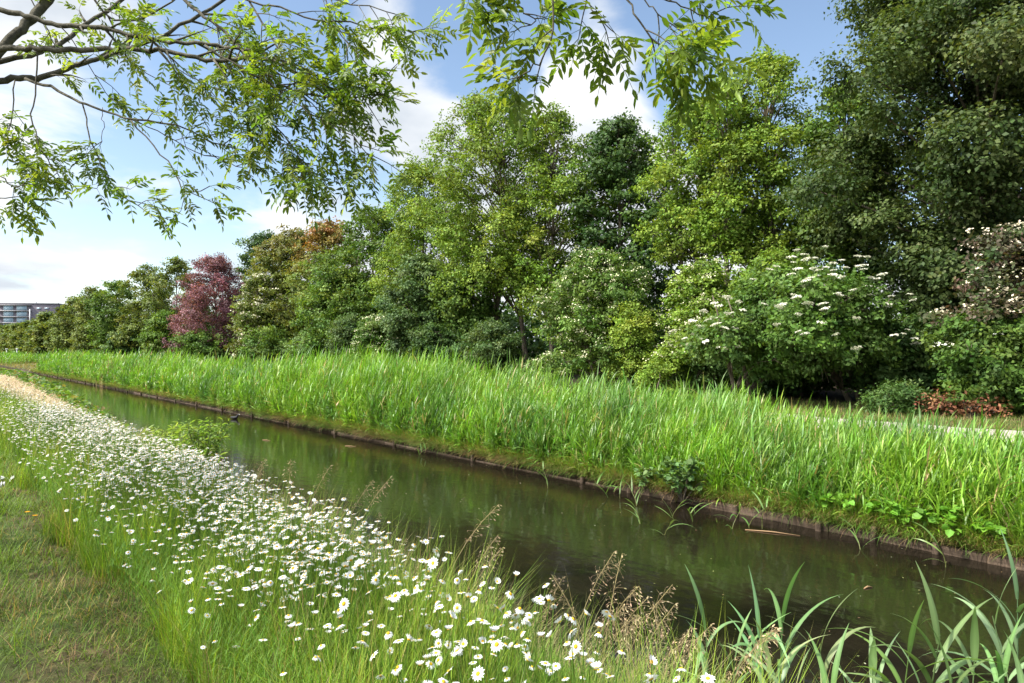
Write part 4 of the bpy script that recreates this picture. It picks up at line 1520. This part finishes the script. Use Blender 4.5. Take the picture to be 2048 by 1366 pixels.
    c = jit(np.array([(.36, .29, .15), (.26, .24, .1), (.15, .2, .05)])[rng.integers(0, 3, 90)][k], n, rng)
    blades(g, np.stack([x, y, gz(x, y) - .01], 1), rng.normal(-.3, 1.2, n), rng.uniform(.35, .8, n), .0042 * np.interp(y, [1, 16], [1, 2.2]), rng.uniform(.1, .6, n), rng.uniform(.5, 1.9, n), 4, c, c * 1.1)
    tag(g.build("bank_weeds", M_GRASS), "rank weeds and dry stems between the daisies and the near water edge", "weeds", kind='stuff')


make_near_grass()


def daisy_parts(g_st, g_pe, g_ce, base, h, tilt_az, tilt, r, rng, lean, npet=13, detail=True):
    """one daisy added to three geometries: stem, petals, centre"""
    base = np.asarray(base, float)
    top = base + np.array([math.cos(lean[0]) * lean[1] * h, math.sin(lean[0]) * lean[1] * h, h])
    mid = base * .5 + top * .5 + np.array([math.cos(lean[0]), math.sin(lean[0]), 0]) * -lean[1] * h * .2
    green = np.array([.12, .22, .03])
    tube(g_st, curve_pts([base, mid, top], 5), np.linspace(.0022, .0016, 5), green, 4, False)
    ax = np.array([math.sin(tilt) * math.cos(tilt_az), math.sin(tilt) * math.sin(tilt_az), math.cos(tilt)])
    u = unit(np.cross(ax, np.array([.3, .2, 1.])))
    w = np.cross(ax, u)
    a = np.arange(npet) / npet * 2 * math.pi + rng.uniform(0, 1)
    dr = np.cos(a)[:, None] * u + np.sin(a)[:, None] * w
    cup = rng.choice([-.7, -.35, -.1, .05, .2, .9], p=[.12, .25, .25, .2, .12, .06])
    dd = dr + ax * (cup + rng.normal(0, .07, (npet, 1)))
    leaves6(g_pe, top + dr * r * .2, dd, np.repeat(ax[None], npet, 0) + rng.normal(0, .08, (npet, 3)), r * rng.uniform(.72, .86, npet), r * .33, jit(np.array([.76, .76, .74]), npet, rng, .03, .01), .08, .08)
    k = 9
    aa = np.arange(k) / k * 2 * math.pi
    ring0 = top + (np.cos(aa)[:, None] * u + np.sin(aa)[:, None] * w) * r * .33 - ax * r * .03
    ring1 = top + (np.cos(aa)[:, None] * u + np.sin(aa)[:, None] * w) * r * .25 + ax * r * .1
    c = top + ax * r * .14
    V = np.concatenate([ring0, ring1, [c], [top - ax * r * .06]])
    j = np.arange(k)
    jn = (j + 1) % k
    q = np.concatenate([np.stack([j, jn, k + jn, k + j], 1), np.stack([k + j, k + jn, 0 * j + 2 * k, 0 * j + 2 * k], 1), np.stack([jn, j, 0 * j + 2 * k + 1, 0 * j + 2 * k + 1], 1)])
    g_ce.add(V, q, np.array([.62, .36, .02]))


def make_daisies():
    rng = np.random.default_rng(61)
    # positions over the bank
    def field(n, y0, y1, pw):
        y = y0 + (y1 - y0) * rng.uniform(0, 1, n) ** pw
        x = rng.normal(np.interp(y, [1, 3, 6, 14, 40], [1.6, 1.68, 1.75, 1.8, 1.55]), np.interp(y, [1, 4, 12, 40], [.28, .33, .38, .35]))
        return x, y
    xs, ys = [], []
    for n, y0, y1, pw in ((700, 1.2, 3.4, 1.0), (3900, 3.2, 7.0, 1.0), (8600, 6.5, 15, 1.1), (1300, 14, 32, 1.5)):
        x, y = field(n, y0, y1, pw)
        xs.append(x)
        ys.append(y)
    x, y = np.concatenate(xs), np.concatenate(ys)
    clus = np.sin(x * 5.1 + y * 2.3) * np.sin(y * 3.7 - x * 2.9)
    k = (x > .92) & (x < np.interp(y, [1.5, 3.6, 9, 14], [1.98, 2.12, 2.35, 2.2]) + rng.normal(0, .07, len(x))) & in_view_density(x, y) & (rng.uniform(-1.1, .9, len(x)) < clus + .35)
    x, y = x[k], y[k]
    z = gz(x, y)
    h = rng.uniform(.36, .7, len(x)) * np.interp(x, [.9, 1.4, 2.4, 2.95], [.7, 1, 1, .8])
    t = x * DX + y * DY
    u = (x * RX + y * RY) / t * F + 1024
    v = HOR - (z + h - EYE) / t * F
    vis = (u > -20) & (u < 2060) & (v < 1375)
    order = np.argsort(np.where(vis, t, 1e9))
    first = order[:300]
    rest = np.setdiff1d(order[vis[order]], first)
    protos = []
    group = "white daisies flowering on the near bank"
    label = "white daisy with a yellow centre, one of those flowering nearest in the bank meadow"
    for k, i in enumerate(first):
        loc = Vector((x[i], y[i], z[i] - .01))
        if k < 16:
            root = thing("daisy", label, "daisy", loc, group)
            gs, gp, gc = Geo(), Geo(), Geo()
            daisy_parts(gs, gp, gc, np.array(loc), .48, rng.uniform(0, 6.28), rng.uniform(.1, .95), rng.uniform(.016, .024), rng, (rng.uniform(0, 6.28), rng.uniform(.02, .22)))
            gs.build("stem", M_GRASS, root, True)
            gp.build("petals", M_PETAL, root)
            gc.build("flower_centre", M_DISC, root, True)
            protos.append((root, list(root.children)))
        else:
            src, kids = protos[k % 16]
            root = src.copy()
            COL.objects.link(root)
            root.location = loc
            for c in kids:
                d = c.copy()
                COL.objects.link(d)
                d.parent = root
        s = h[i] / .48
        root.scale = (1 if s > 1 else .95, 1 if s > 1 else .95, s) if False else (s ** .3, s ** .3, s)
        root.rotation_euler = (0, 0, rng.uniform(0, 6.28))
    gs, gp, gc = Geo(), Geo(), Geo()
    for i in rest:
        daisy_parts(gp, gp, gp, (x[i], y[i], z[i] - .01), h[i], rng.uniform(0, 6.28), rng.uniform(.0, .7), rng.uniform(.015, .022) * np.interp(y[i], [8, 30], [1, 1.25]), rng, (rng.uniform(0, 6.28), rng.uniform(.02, .22)), 9)
    tag(gp.build("daisies", M_PETAL), "drift of countless white daisies further along the near bank", "daisies", kind='stuff')


make_daisies()


def make_seed_grass():
    """tall flowering grass stalks along the water's edge"""
    rng = np.random.default_rng(71)
    protos = []
    for k in range(5):
        g, gh = Geo(), Geo()
        H = 1.0
        b = rng.uniform(.25, .6)
        s = np.linspace(0, 1, 9)
        pts = np.stack([b * s ** 2.4, 0 * s, H * s - .12 * b * s ** 4], 1)
        tube(g, pts, np.linspace(.0028, .0014, 9), np.array([.38, .31, .14]), 4, False)
        m = 46
        f = rng.uniform(.74, 1.0, m)
        p = np.stack([b * f ** 2.4, 0 * f, H * f - .12 * b * f ** 4], 1)
        spread = .05 * np.sin((f - .74) / .26 * math.pi)[:, None] + .006
        d = unit(rng.normal(0, 1, (m, 3)) + np.array([.5, 0, -.1]))
        e = p + d * spread
        sticks(gh, p, e, .0008, .0006, np.array([.34, .26, .14]))
        leaves4(gh, e, d + np.array([.6, 0, -.5]), rng.normal(0, 1, (m, 3)), .02, .0065, jit(np.array([.44, .33, .2]), m, rng))
        protos.append((g, gh))
    made = []
    spots = [(505, 925, 3.0), (560, 985, 3.0), (600, 960, 2.95), (640, 1005, 3.0), (672, 985, 2.9), (610, 1035, 2.8), (660, 1040, 2.9), (680, 1060, 2.7), (735, 1060, 2.7), (760, 1090, 2.6), (800, 1130, 2.6), (870, 1040, 2.8), (915, 1105, 2.6),
             (770, 1150, 2.5), (850, 1140, 2.6), (1125, 1155, 2.75), (1170, 1160, 2.8), (1185, 1190, 2.8), (1210, 1215, 2.8), (1220, 1200, 2.85), (1235, 1245, 2.75), (1160, 1230, 2.7), (1195, 1265, 2.7), (1250, 1275, 2.8), (1320, 1240, 2.95), (1345, 1290, 2.95),
             (1270, 1310, 2.8), (1365, 1320, 3.0), (1390, 1245, 3.05), (540, 1000, 2.8), (480, 955, 2.9), (700, 1095, 2.6), (1145, 1260, 2.65), (1300, 1330, 2.85), (1225, 1320, 2.7), (955, 1190, 2.5), (1020, 1220, 2.5), (1060, 1200, 2.6)]
    base_spots = list(spots)[::2]
    for px, py, X in base_spots:
        spots.append((px + rng.normal(0, 26), py + rng.normal(6, 22), X + rng.normal(0, .08)))
    for k, (px, py, X) in enumerate(spots):
        t = depth_at_x(px, X)
        p = P(px, py, t)
        z = float(gz(p[0], p[1]))
        H = max((p[2] - z) * 1.15, .4)
        loc = (p[0], p[1], z)
        if k < 5:
            root = thing("grass_stalk", "", "grass stalk", loc)
            for gg, nm in zip(protos[k], ("stem", "seed_head")):
                o = gg.build(nm, M_DRY)
                o.parent = root
            made.append((root, list(root.children)))
        else:
            src, kids = made[k % 5]
            root = src.copy()
            COL.objects.link(root)
            root.location = loc
            for c in kids:
                d = c.copy()
                COL.objects.link(d)
                d.parent = root
        tag(root, "tall thin grass stalk with a feathery brown seed head leaning over the near water edge", "grass stalk", "seeding grass stalks at the near water edge")
        root.scale = (H, H, H)
        root.rotation_euler = (0, 0, rng.normal(-.9, .9))


make_seed_grass()


# ------------------------------------------------------------------ near reeds in the water and small plants
def make_reed_plants():
    rng = np.random.default_rng(81)
    RC = np.array([(.17, .27, .11), (.21, .31, .14), (.15, .25, .085)])
    # px of the stem at its top, row of the top, plane X, name of what tells it apart
    plants = [(1412, 1165, 3.6, 1.0), (1440, 1290, 3.35, .8), (1470, 1235, 3.7, 1.0), (1518, 1165, 3.75, 1.1), (1540, 1250, 3.5, 1.0), (1565, 1130, 3.9, 1.25), (1590, 1290, 3.5, .9), (1640, 1190, 3.85, 1.05), (1665, 1280, 3.6, 1.0), (1700, 1300, 3.5, .9),
              (1745, 1240, 3.9, 1.1), (1820, 1180, 4.0, 1.15), (1880, 1150, 4.1, 1.25), (1850, 1290, 3.8, 1.0), (1905, 1250, 4.0, 1.0), (1950, 1200, 4.3, 1.1), (1985, 1130, 4.8, 1.1), (2010, 1230, 4.3, 1.1), (2035, 1080, 5.2, 1.1), (2050, 1290, 4.2, 1.0), (1760, 1340, 3.6, .9), (1960, 1320, 4.0, 1.0)]
    for k, (px, py, X, sc) in enumerate(plants):
        t = depth_at_x(px, X)
        p = P(px, py, t)
        z0 = min(float(gz(p[0], p[1])), 0.0)
        z0 = max(z0, -.35)
        lean = rng.normal(0, .06, 2)
        topz = p[2]
        base = np.array([p[0] - lean[0], p[1] - lean[1], z0])
        lab = "tall reed with long arching blue-green leaves in the water at the lower right corner"
        root = thing("reed", lab, "reed", base, "reeds standing in the near water")
        H = (topz - z0) * .84
        g = Geo()
        pts = curve_pts([base, base + np.array([lean[0] * .4, lean[1] * .4, H * .5]), base + np.array([lean[0], lean[1], H * .93])], 8)
        green = jit(RC[k % 3], 1, rng)[0]
        tube(g, pts, np.linspace(.0055, .0028, 8), green * .9, 6, False)
        g.build("stem", M_REED, root, True)
        nl = 6
        for j in range(nl):
            f = .52 + .47 * (j + .5) / nl
            q = pts[int(f * 7)] * (1 - (f * 7) % 1) + pts[min(7, int(f * 7) + 1)] * ((f * 7) % 1)
            a = k * 1.3 + j * math.pi + rng.normal(0, .55)
            gl = Geo()
            L = rng.uniform(.36, .6) * sc * (.75 if j == nl - 1 else 1)
            c = jit(green, 1, rng, .12, .04)
            blades(gl, q[None], a, L, rng.uniform(.022, .039) * sc, rng.uniform(.2, .6) if j < nl - 1 else .08, rng.uniform(.9, 2.3) if j < nl - 1 else rng.uniform(.3, .9), 12, c * .92, c * 1.08, PROF_REED, rng.normal(0, .5), .18)
            gl.build("leaf", M_REED, root, True)
    # thin reeds standing out in the water below the far bank
    spots = [(1095, 940, 7.9), (1240, 950, 8.2), (1272, 975, 8.0), (1215, 985, 8.1), (1345, 1015, 7.8), (1385, 1010, 7.8), (1525, 975, 8.2), (1500, 1010, 8.1), (1465, 1050, 7.9), (1280, 1060, 7.2), (1890, 1075, 8.2), (1720, 1070, 8.2), (840, 900, 8.3), (1330, 1085, 7.0)]
    for k, (px, py, X) in enumerate(spots):
        t = depth_at_x(px, X)
        p = P(px, py, t)
        base = np.array([p[0], p[1], -.15])
        root = thing("reed", "thin reed standing alone in the open water close to the far bank edge", "reed", base, "single reeds in the water by the far bank")
        H = max(p[2] + .15, .35)
        g = Geo()
        ln = rng.normal(0, .12, 2)
        pts = curve_pts([base, base + np.array([0, 0, H * .5]), base + np.array([ln[0], ln[1], H])], 6)
        tube(g, pts, np.linspace(.006, .003, 6), np.array([.2, .22, .07]), 5, False)
        g.build("stem", M_REED, root, True)
        for j in range(4):
            gl = Geo()
            q = pts[2 + j % 4]
            c = jit(np.array([.14, .24, .06]), 1, rng)
            blades(gl, q[None], rng.uniform(0, 6.28), rng.uniform(.25, .45), .022, rng.uniform(.3, 1.0), rng.uniform(.4, 1.6), 7, c, c, PROF_REED, rng.normal(0, .6))
            gl.build("leaf", M_REED, root, True)


make_reed_plants()


def small_plant(name, label, cat, base, H, R, n, L, W, cols, rng, mat=None, stems=8, six=True, zmin=.15, group=None):
    base = np.asarray(base, float)
    root = thing(name, label, cat, base, group)
    g = Geo()
    tips = []
    for k in range(stems):
        a = rng.uniform(0, 6.28)
        r = R * rng.uniform(.2, 1)
        tip = base + np.array([r * math.cos(a), r * math.sin(a), H * rng.uniform(.6, 1.0) * (1 - .25 * (r / R) ** 2)])
        mid = base * .55 + tip * .45 + np.array([0, 0, .15 * H])
        c = curve_pts([base, mid, tip], 9)
        tube(g, c, np.linspace(.006, .002, 9), np.array([.1, .08, .05]), 5, False)
        tips.append(c)
    g.build("stems", M_BARK, root)
    g = Geo()
    tips = np.array(tips)
    s = rng.integers(0, stems, n)
    f = zmin + (1 - zmin) * rng.uniform(0, 1, n) ** .7
    i = np.minimum((f * 8).astype(int), 7)
    fr = (f * 8 - i)[:, None]
    p = tips[s, i] * (1 - fr) + tips[s, i + 1] * fr
    d = unit(tips[s, i + 1] - tips[s, i] + rng.normal(0, .9, (n, 3)))
    p = p + d * L * .25
    nrm = unit(rng.normal(0, .4, (n, 3)) + np.array([0, 0, 1]))
    d = unit(d - nrm * np.sum(d * nrm, 1, keepdims=True) * .7)
    c = jit(np.array(cols)[rng.integers(0, len(cols), n)], n, rng)
    sz = rng.uniform(.6, 1.15, n)
    (leaves6 if six else leaves4)(g, p, d, nrm, L * sz, W * sz, c)
    g.build("leaves", mat or M_LEAF, root)
    return root


def make_small_things():
    rng = np.random.default_rng(91)
    # willow shrub at the near water edge
    t = depth_at_x(398, 3.0)
    p = P(398, HOR, t)
    small_plant("willow_shrub", "feathery light-green young willow shrub at the near water edge", "shrub", (p[0], p[1], float(gz(p[0], p[1]))), 1.3, .6, 2600, .09, .026, [(.18, .28, .055), (.23, .33, .07), (.14, .23, .04)], rng, M_ASH, 60)
    t = depth_at_x(330, 3.2)
    p = P(330, HOR, t)
    small_plant("willow_shrub", "smaller sparse willow shoot left of the feathery willow shrub", "shrub", (p[0], p[1], float(gz(p[0], p[1]))), 1.05, .5, 1000, .1, .028, [(.21, .3, .06), (.25, .34, .08)], rng, M_ASH, 13)
    # alder seedling in the daisies by the water
    t = depth_at_x(975, 2.5)
    p = P(975, HOR, t)
    small_plant("alder_seedling", "small leafy alder seedling with broad leaves between daisies and water", "seedling", (p[0], p[1], float(gz(p[0], p[1]))), .55, .2, 60, .075, .05, [(.16, .27, .045), (.12, .22, .04), (.2, .3, .05)], rng, M_ASH, 7, zmin=.45)
    # bramble with reddening leaves
    t = depth_at_x(900, 2.35)
    p = P(900, HOR, t)
    small_plant("bramble_sprig", "sprig of reddish and yellow bramble leaves beside the alder seedling", "bramble", (p[0], p[1], float(gz(p[0], p[1]))), .42, .22, 46, .07, .05, [(.3, .16, .07), (.36, .3, .03), (.2, .2, .07)], rng, M_LEAF, 6, zmin=.5)
    t = depth_at_x(1110, 2.6)
    p = P(1110, HOR, t)
    small_plant("bramble_sprig", "low green bramble sprig among the last daisies above the water", "bramble", (p[0], p[1], float(gz(p[0], p[1]))), .4, .25, 60, .06, .045, [(.13, .22, .05), (.17, .25, .08)], rng, M_LEAF, 7, zmin=.4)
    for px, X, lab in ((560, 2.6, "bramble sprig with reddish leaves among dry grass left of the willow's foot"), (705, 2.5, "bramble sprig with yellowing leaves amid seeding grass halfway along the near bank"), (820, 2.45, "dull red-leaved bramble sprig just before the alder seedling"), (1180, 2.75, "pale green bramble sprig under the brown seed heads next to the reeds")):
        t = depth_at_x(px, X)
        p = P(px, HOR, t)
        small_plant("bramble_sprig", lab, "bramble", (p[0], p[1], float(gz(p[0], p[1]))), .45, .26, 60, .06, .045, [(.2, .22, .06), (.14, .2, .05), (.28, .17, .08)], rng, M_LEAF, 7, zmin=.4)
    # alder shoots growing from the timber edge, over the water
    t = depth_at_x(1370, 8.55)
    p = P(1370, HOR, t)
    small_plant("water_alder", "leafy alder shoot leaning over the water from the timber bank edge", "shrub", (p[0] - .05, p[1], 0.05), .72, .6, 300, .10, .085, [(.10, .18, .05), (.13, .22, .07), (.08, .15, .04)], rng, M_LEAF, 16, zmin=.3)
    t = depth_at_x(1290, 8.6)
    p = P(1290, HOR, t)
    small_plant("water_alder", "small leafy alder shoot at the timber edge left of the bigger one", "shrub", (p[0], p[1], 0.08), .45, .28, 90, .09, .075, [(.10, .18, .05), (.13, .22, .07)], rng, M_LEAF, 7, zmin=.3)
    # broad-leaved hogweed along the bank edge
    names = [(1640, 1035, "first clump of bright broad-lobed leaves at the reed foot, next to the water alder"), (1700, 1045, "bright broad-lobed leaf clump on the bank between its neighbours"),
             (1790, 1060, "small bright lobed leaf clump at the reed foot"), (1860, 1075, "big bright broad-lobed leaf clump above the timber edge"), (1915, 1075, "bright lobed leaf clump nearest the end of the timber edge"), (1960, 1095, "drooping bright lobed leaf clump at the right end of the bank")]
    for px, py, lab in names:
        X = 8.84
        t = depth_at_x(px, X)
        p = P(px, HOR, t)
        small_plant("hogweed", lab, "hogweed", (p[0], p[1], float(gz(p[0], p[1]))), rng.uniform(.32, .5), .34, 90, .1, .09, [(.13, .28, .03), (.17, .33, .04)], rng, M_GRASS, 9, zmin=.5, group="bright leafy plants along the far bank edge")
    # yellow irises along the far reed edge
    for px, py in ((435, 797), (447, 800), (525, 826), (560, 815), (590, 830), (602, 835), (608, 822), (690, 842), (700, 850), (728, 848), (742, 852), (430, 791)):
        X = 8.84 + rng.uniform(0, .08)
        t = depth_at_x(px, X)
        p = P(px, py, t)
        z0 = float(gz(p[0], p[1]))
        h = max(p[2] - z0, .3)
        root = thing("yellow_iris", "yellow iris flowering in the grass at the foot of the far reeds", "iris", (p[0], p[1], z0), "yellow irises on the far bank")
        g = Geo()
        tube(g, [(p[0], p[1], z0), (p[0], p[1], z0 + h)], [.008, .006], np.array([.1, .2, .04]), 5, False)
        g.build("stem", M_GRASS, root)
        g = Geo()
        c = jit(np.array([.1, .2, .04]), 4, rng)
        blades(g, np.repeat(np.array([[p[0], p[1], z0]]), 4, 0), rng.uniform(0, 6.28, 4), h * .9, .025, .1, .3, 4, c, c, PROF_REED)
        g.build("leaves", M_GRASS, root)
        g = Geo()
        a = np.arange(6) * 1.047
        leaves6(g, np.repeat(np.array([[p[0], p[1], z0 + h]]), 6, 0), np.stack([np.cos(a), np.sin(a), .4 - .7 * (np.arange(6) % 2)], 1), np.tile([0, 0, 1.], (6, 1)), .13, .1, jit(np.array([.72, .5, .02]), 6, rng, .05))
        g.build("petals", M_PETAL, root)
    # orange poppies in the meadow
    for px, py, lab in ((37, 823, "orange poppy among the far daisies by the hay strip, the nearer the picture edge"), (62, 838, "orange poppy among the far daisies, a little nearer the water"), (520, 1335, "small orange poppy low in the green grass at the bottom")):
        X = 1.35 if py > 1000 else 1.7
        t = depth_at_x(px, X)
        p = P(px, py, t)
        z0 = float(gz(p[0], p[1]))
        h = max(p[2] - z0, .2)
        root = thing("poppy", lab, "poppy", (p[0], p[1], z0), "orange poppies in the meadow")
        g = Geo()
        tube(g, [(p[0], p[1], z0), (p[0] + .01, p[1], z0 + h * .5), (p[0], p[1], z0 + h)], np.array([.003, .0025, .002]), np.array([.12, .2, .04]), 4, False)
        g.build("stem", M_GRASS, root)
        g = Geo()
        a = np.arange(5) * 1.2566
        leaves6(g, np.repeat(np.array([[p[0], p[1], z0 + h]]), 5, 0), np.stack([np.cos(a), np.sin(a), .7 + 0 * a], 1), np.tile([0, 0, 1.], (5, 1)), .05, .055, jit(np.array([.75, .13, .03]), 5, rng, .06))
        g.build("petals", M_PETAL, root)
    # yellow hawkweeds in the mown grass
    for px, py, lab in ((55, 1025, "small orange-yellow hawkweed in the mown grass, left of its twin"), (70, 1032, "small orange-yellow hawkweed in the mown grass, right of its twin")):
        t = 1.5 * F / (py - HOR)
        p = P(px, py, t)
        z0 = float(gz(p[0], p[1]))
        root = thing("hawkweed", lab, "hawkweed", (p[0], p[1], z0), "hawkweeds in the mown grass")
        g = Geo()
        tube(g, [(p[0], p[1], z0), (p[0], p[1], z0 + .1)], [.002, .0015], np.array([.12, .2, .04]), 4, False)
        g.build("stem", M_GRASS, root)
        g = Geo()
        a = np.arange(9) * .698
        leaves6(g, np.repeat(np.array([[p[0], p[1], z0 + .1]]), 9, 0), np.stack([np.cos(a), np.sin(a), .3 + 0 * a], 1), np.tile([0, 0, 1.], (9, 1)), .026, .014, jit(np.array([.75, .38, .01]), 9, rng, .06))
        g.build("petals", M_PETAL, root)
    # crumpled paper on the path
    for px, py, w, lab in ((15, 966, .11, "crumpled white paper scrap lying on the mown grass"), (3, 977, .05, "tiny white paper scrap in front of the crumpled one")):
        t = 1.58 * F / (py - HOR)
        p = P(px, py, t)
        z0 = float(gz(p[0], p[1]))
        g = Geo()
        k = 7
        uu, vv = np.meshgrid(np.linspace(-1, 1, k), np.linspace(-1, 1, k))
        zz = .035 + .02 * rng.normal(0, 1, (k, k)) + .02 * np.abs(uu)
        V = np.stack([uu * w * .6, vv * w * .35, zz], -1).reshape(-1, 3)
        i, j = np.meshgrid(np.arange(k - 1), np.arange(k - 1), indexing='ij')
        a = (i * k + j).ravel()
        g.add(V, np.stack([a, a + 1, a + k + 1, a + k], 1), np.array([.8, .8, .8]))
        o = g.build("paper_scrap", M_PAPER)
        o.location = (p[0], p[1], z0 + .03)
        tag(o, lab, "paper")
    # dry stalks drooping out of the grass at the lower left
    for (pts, X, lab) in (([(270, 1262), (330, 1238), (365, 1232)], 1.15, "bent straw-coloured grass stalk lying over the edge of the mown path"), ([(225, 1145), (255, 1118), (300, 1108)], 1.25, "arching dry grass stalk at the meadow edge above the bent one")):
        w = [P(px, py, depth_at_x(px, X)) for px, py in pts]
        b = w[0].copy()
        b[2] = float(gz(b[0], b[1]))
        root = thing("grass_stalk", lab, "grass stalk", b)
        g = Geo()
        c = curve_pts([b, (b + w[0]) / 2 + np.array([-.02, 0, .02]), *w], 14)
        tube(g, c, np.linspace(.003, .0015, 14), np.array([.4, .31, .16]), 4, False)
        g.build("stem", M_DRY, root)
        g = Geo()
        m = 40
        q = c[rng.integers(8, 14, m)] + rng.normal(0, .006, (m, 3))
        leaves4(g, q, np.repeat((c[-1] - c[8])[None], m, 0) + rng.normal(0, .04, (m, 3)), rng.normal(0, 1, (m, 3)), .016, .006, jit(np.array([.42, .32, .19]), m, rng))
        g.build("seed_head", M_DRY, root)
    # coot
    t = EYE * F / (838 - HOR)
    p = P(469, 838, t)
    root = thing("coot", "small black coot with a white bill swimming near the far bank", "coot", (p[0], p[1], 0))
    g = Geo()
    hd = np.array([RX, RY, 0])
    up = np.array([0, 0, 1.])
    path = [(-.2, .085), (-.17, .085), (-.1, .07), (0, .06), (.08, .07), (.12, .11), (.135, .16), (.15, .195), (.175, .205), (.2, .2), (.212, .197)]
    q = np.array([p * [1, 1, 0] + hd * a + up * b for a, b in np.array(path) * .72])
    loft(g, q, np.array([.004, .03, .07, .085, .07, .042, .03, .032, .035, .024, .008]) * .72, np.array([.004, .03, .06, .075, .065, .05, .034, .032, .032, .024, .008]) * .72, np.array([.03, .03, .03]))
    body = g.build("body", M_COOT, root, True)
    g = Geo()
    q = np.array([p * [1, 1, 0] + hd * a + up * b for a, b in np.array(((.2, .212), (.215, .205), (.235, .197), (.25, .19))) * .72])
    loft(g, q, [.008, .011, .008, .002], [.02, .014, .009, .002], np.array([.8, .78, .74]), 8)
    g.build("bill", M_METAL, root, True)
    # floating sticks
    for (a, b, lab) in (((1490, 1060), (1600, 1072), "thin brown reed stalk floating by the timber edge"), ((525, 880), (541, 882), "short pale stick floating in the middle of the channel"), ((690, 892), (712, 894), "pale floating leaf blade near the far bank"), ((1728, 1178), (1745, 1175), "short rust-brown stick floating in the dark water at right")):
        t0 = EYE * F / (a[1] - HOR)
        t1 = EYE * F / (b[1] - HOR)
        g = Geo()
        p0, p1 = P(*a, t0), P(*b, t1)
        tube(g, [p0 + [0, 0, .004], (p0 + p1) / 2 + [.01, .01, .012], p1 + [0, 0, .004]], np.array([.006, .009, .004]), np.array([.3, .19, .1]), 6)
        tag(g.build("floating_stick", M_DRY), lab, "stick")
    # fallen leaves and petals on the water
    g = Geo()
    n = 420
    y = 2 + 38 * rng.uniform(0, 1, n) ** 1.4
    x = rng.uniform(3.7, 8.6, n)
    a = rng.uniform(0, 6.28, n)
    s = rng.uniform(.012, .035, n) * np.interp(y, [2, 40], [.8, 1.6])
    c = jit(np.array([(.5, .48, .32), (.3, .32, .1), (.25, .16, .08)])[rng.integers(0, 3, n)], n, rng)
    leaves4(g, np.stack([x, y, 0 * x + .004], 1), np.stack([np.cos(a), np.sin(a), 0 * a], 1), np.tile([0, 0, 1.], (n, 1)), s, s * .5, c, 0.05)
    tag(g.build("floating_debris", M_DRY), "tiny pale leaves and petals floating on the dark water", "debris", kind='stuff')


make_small_things()
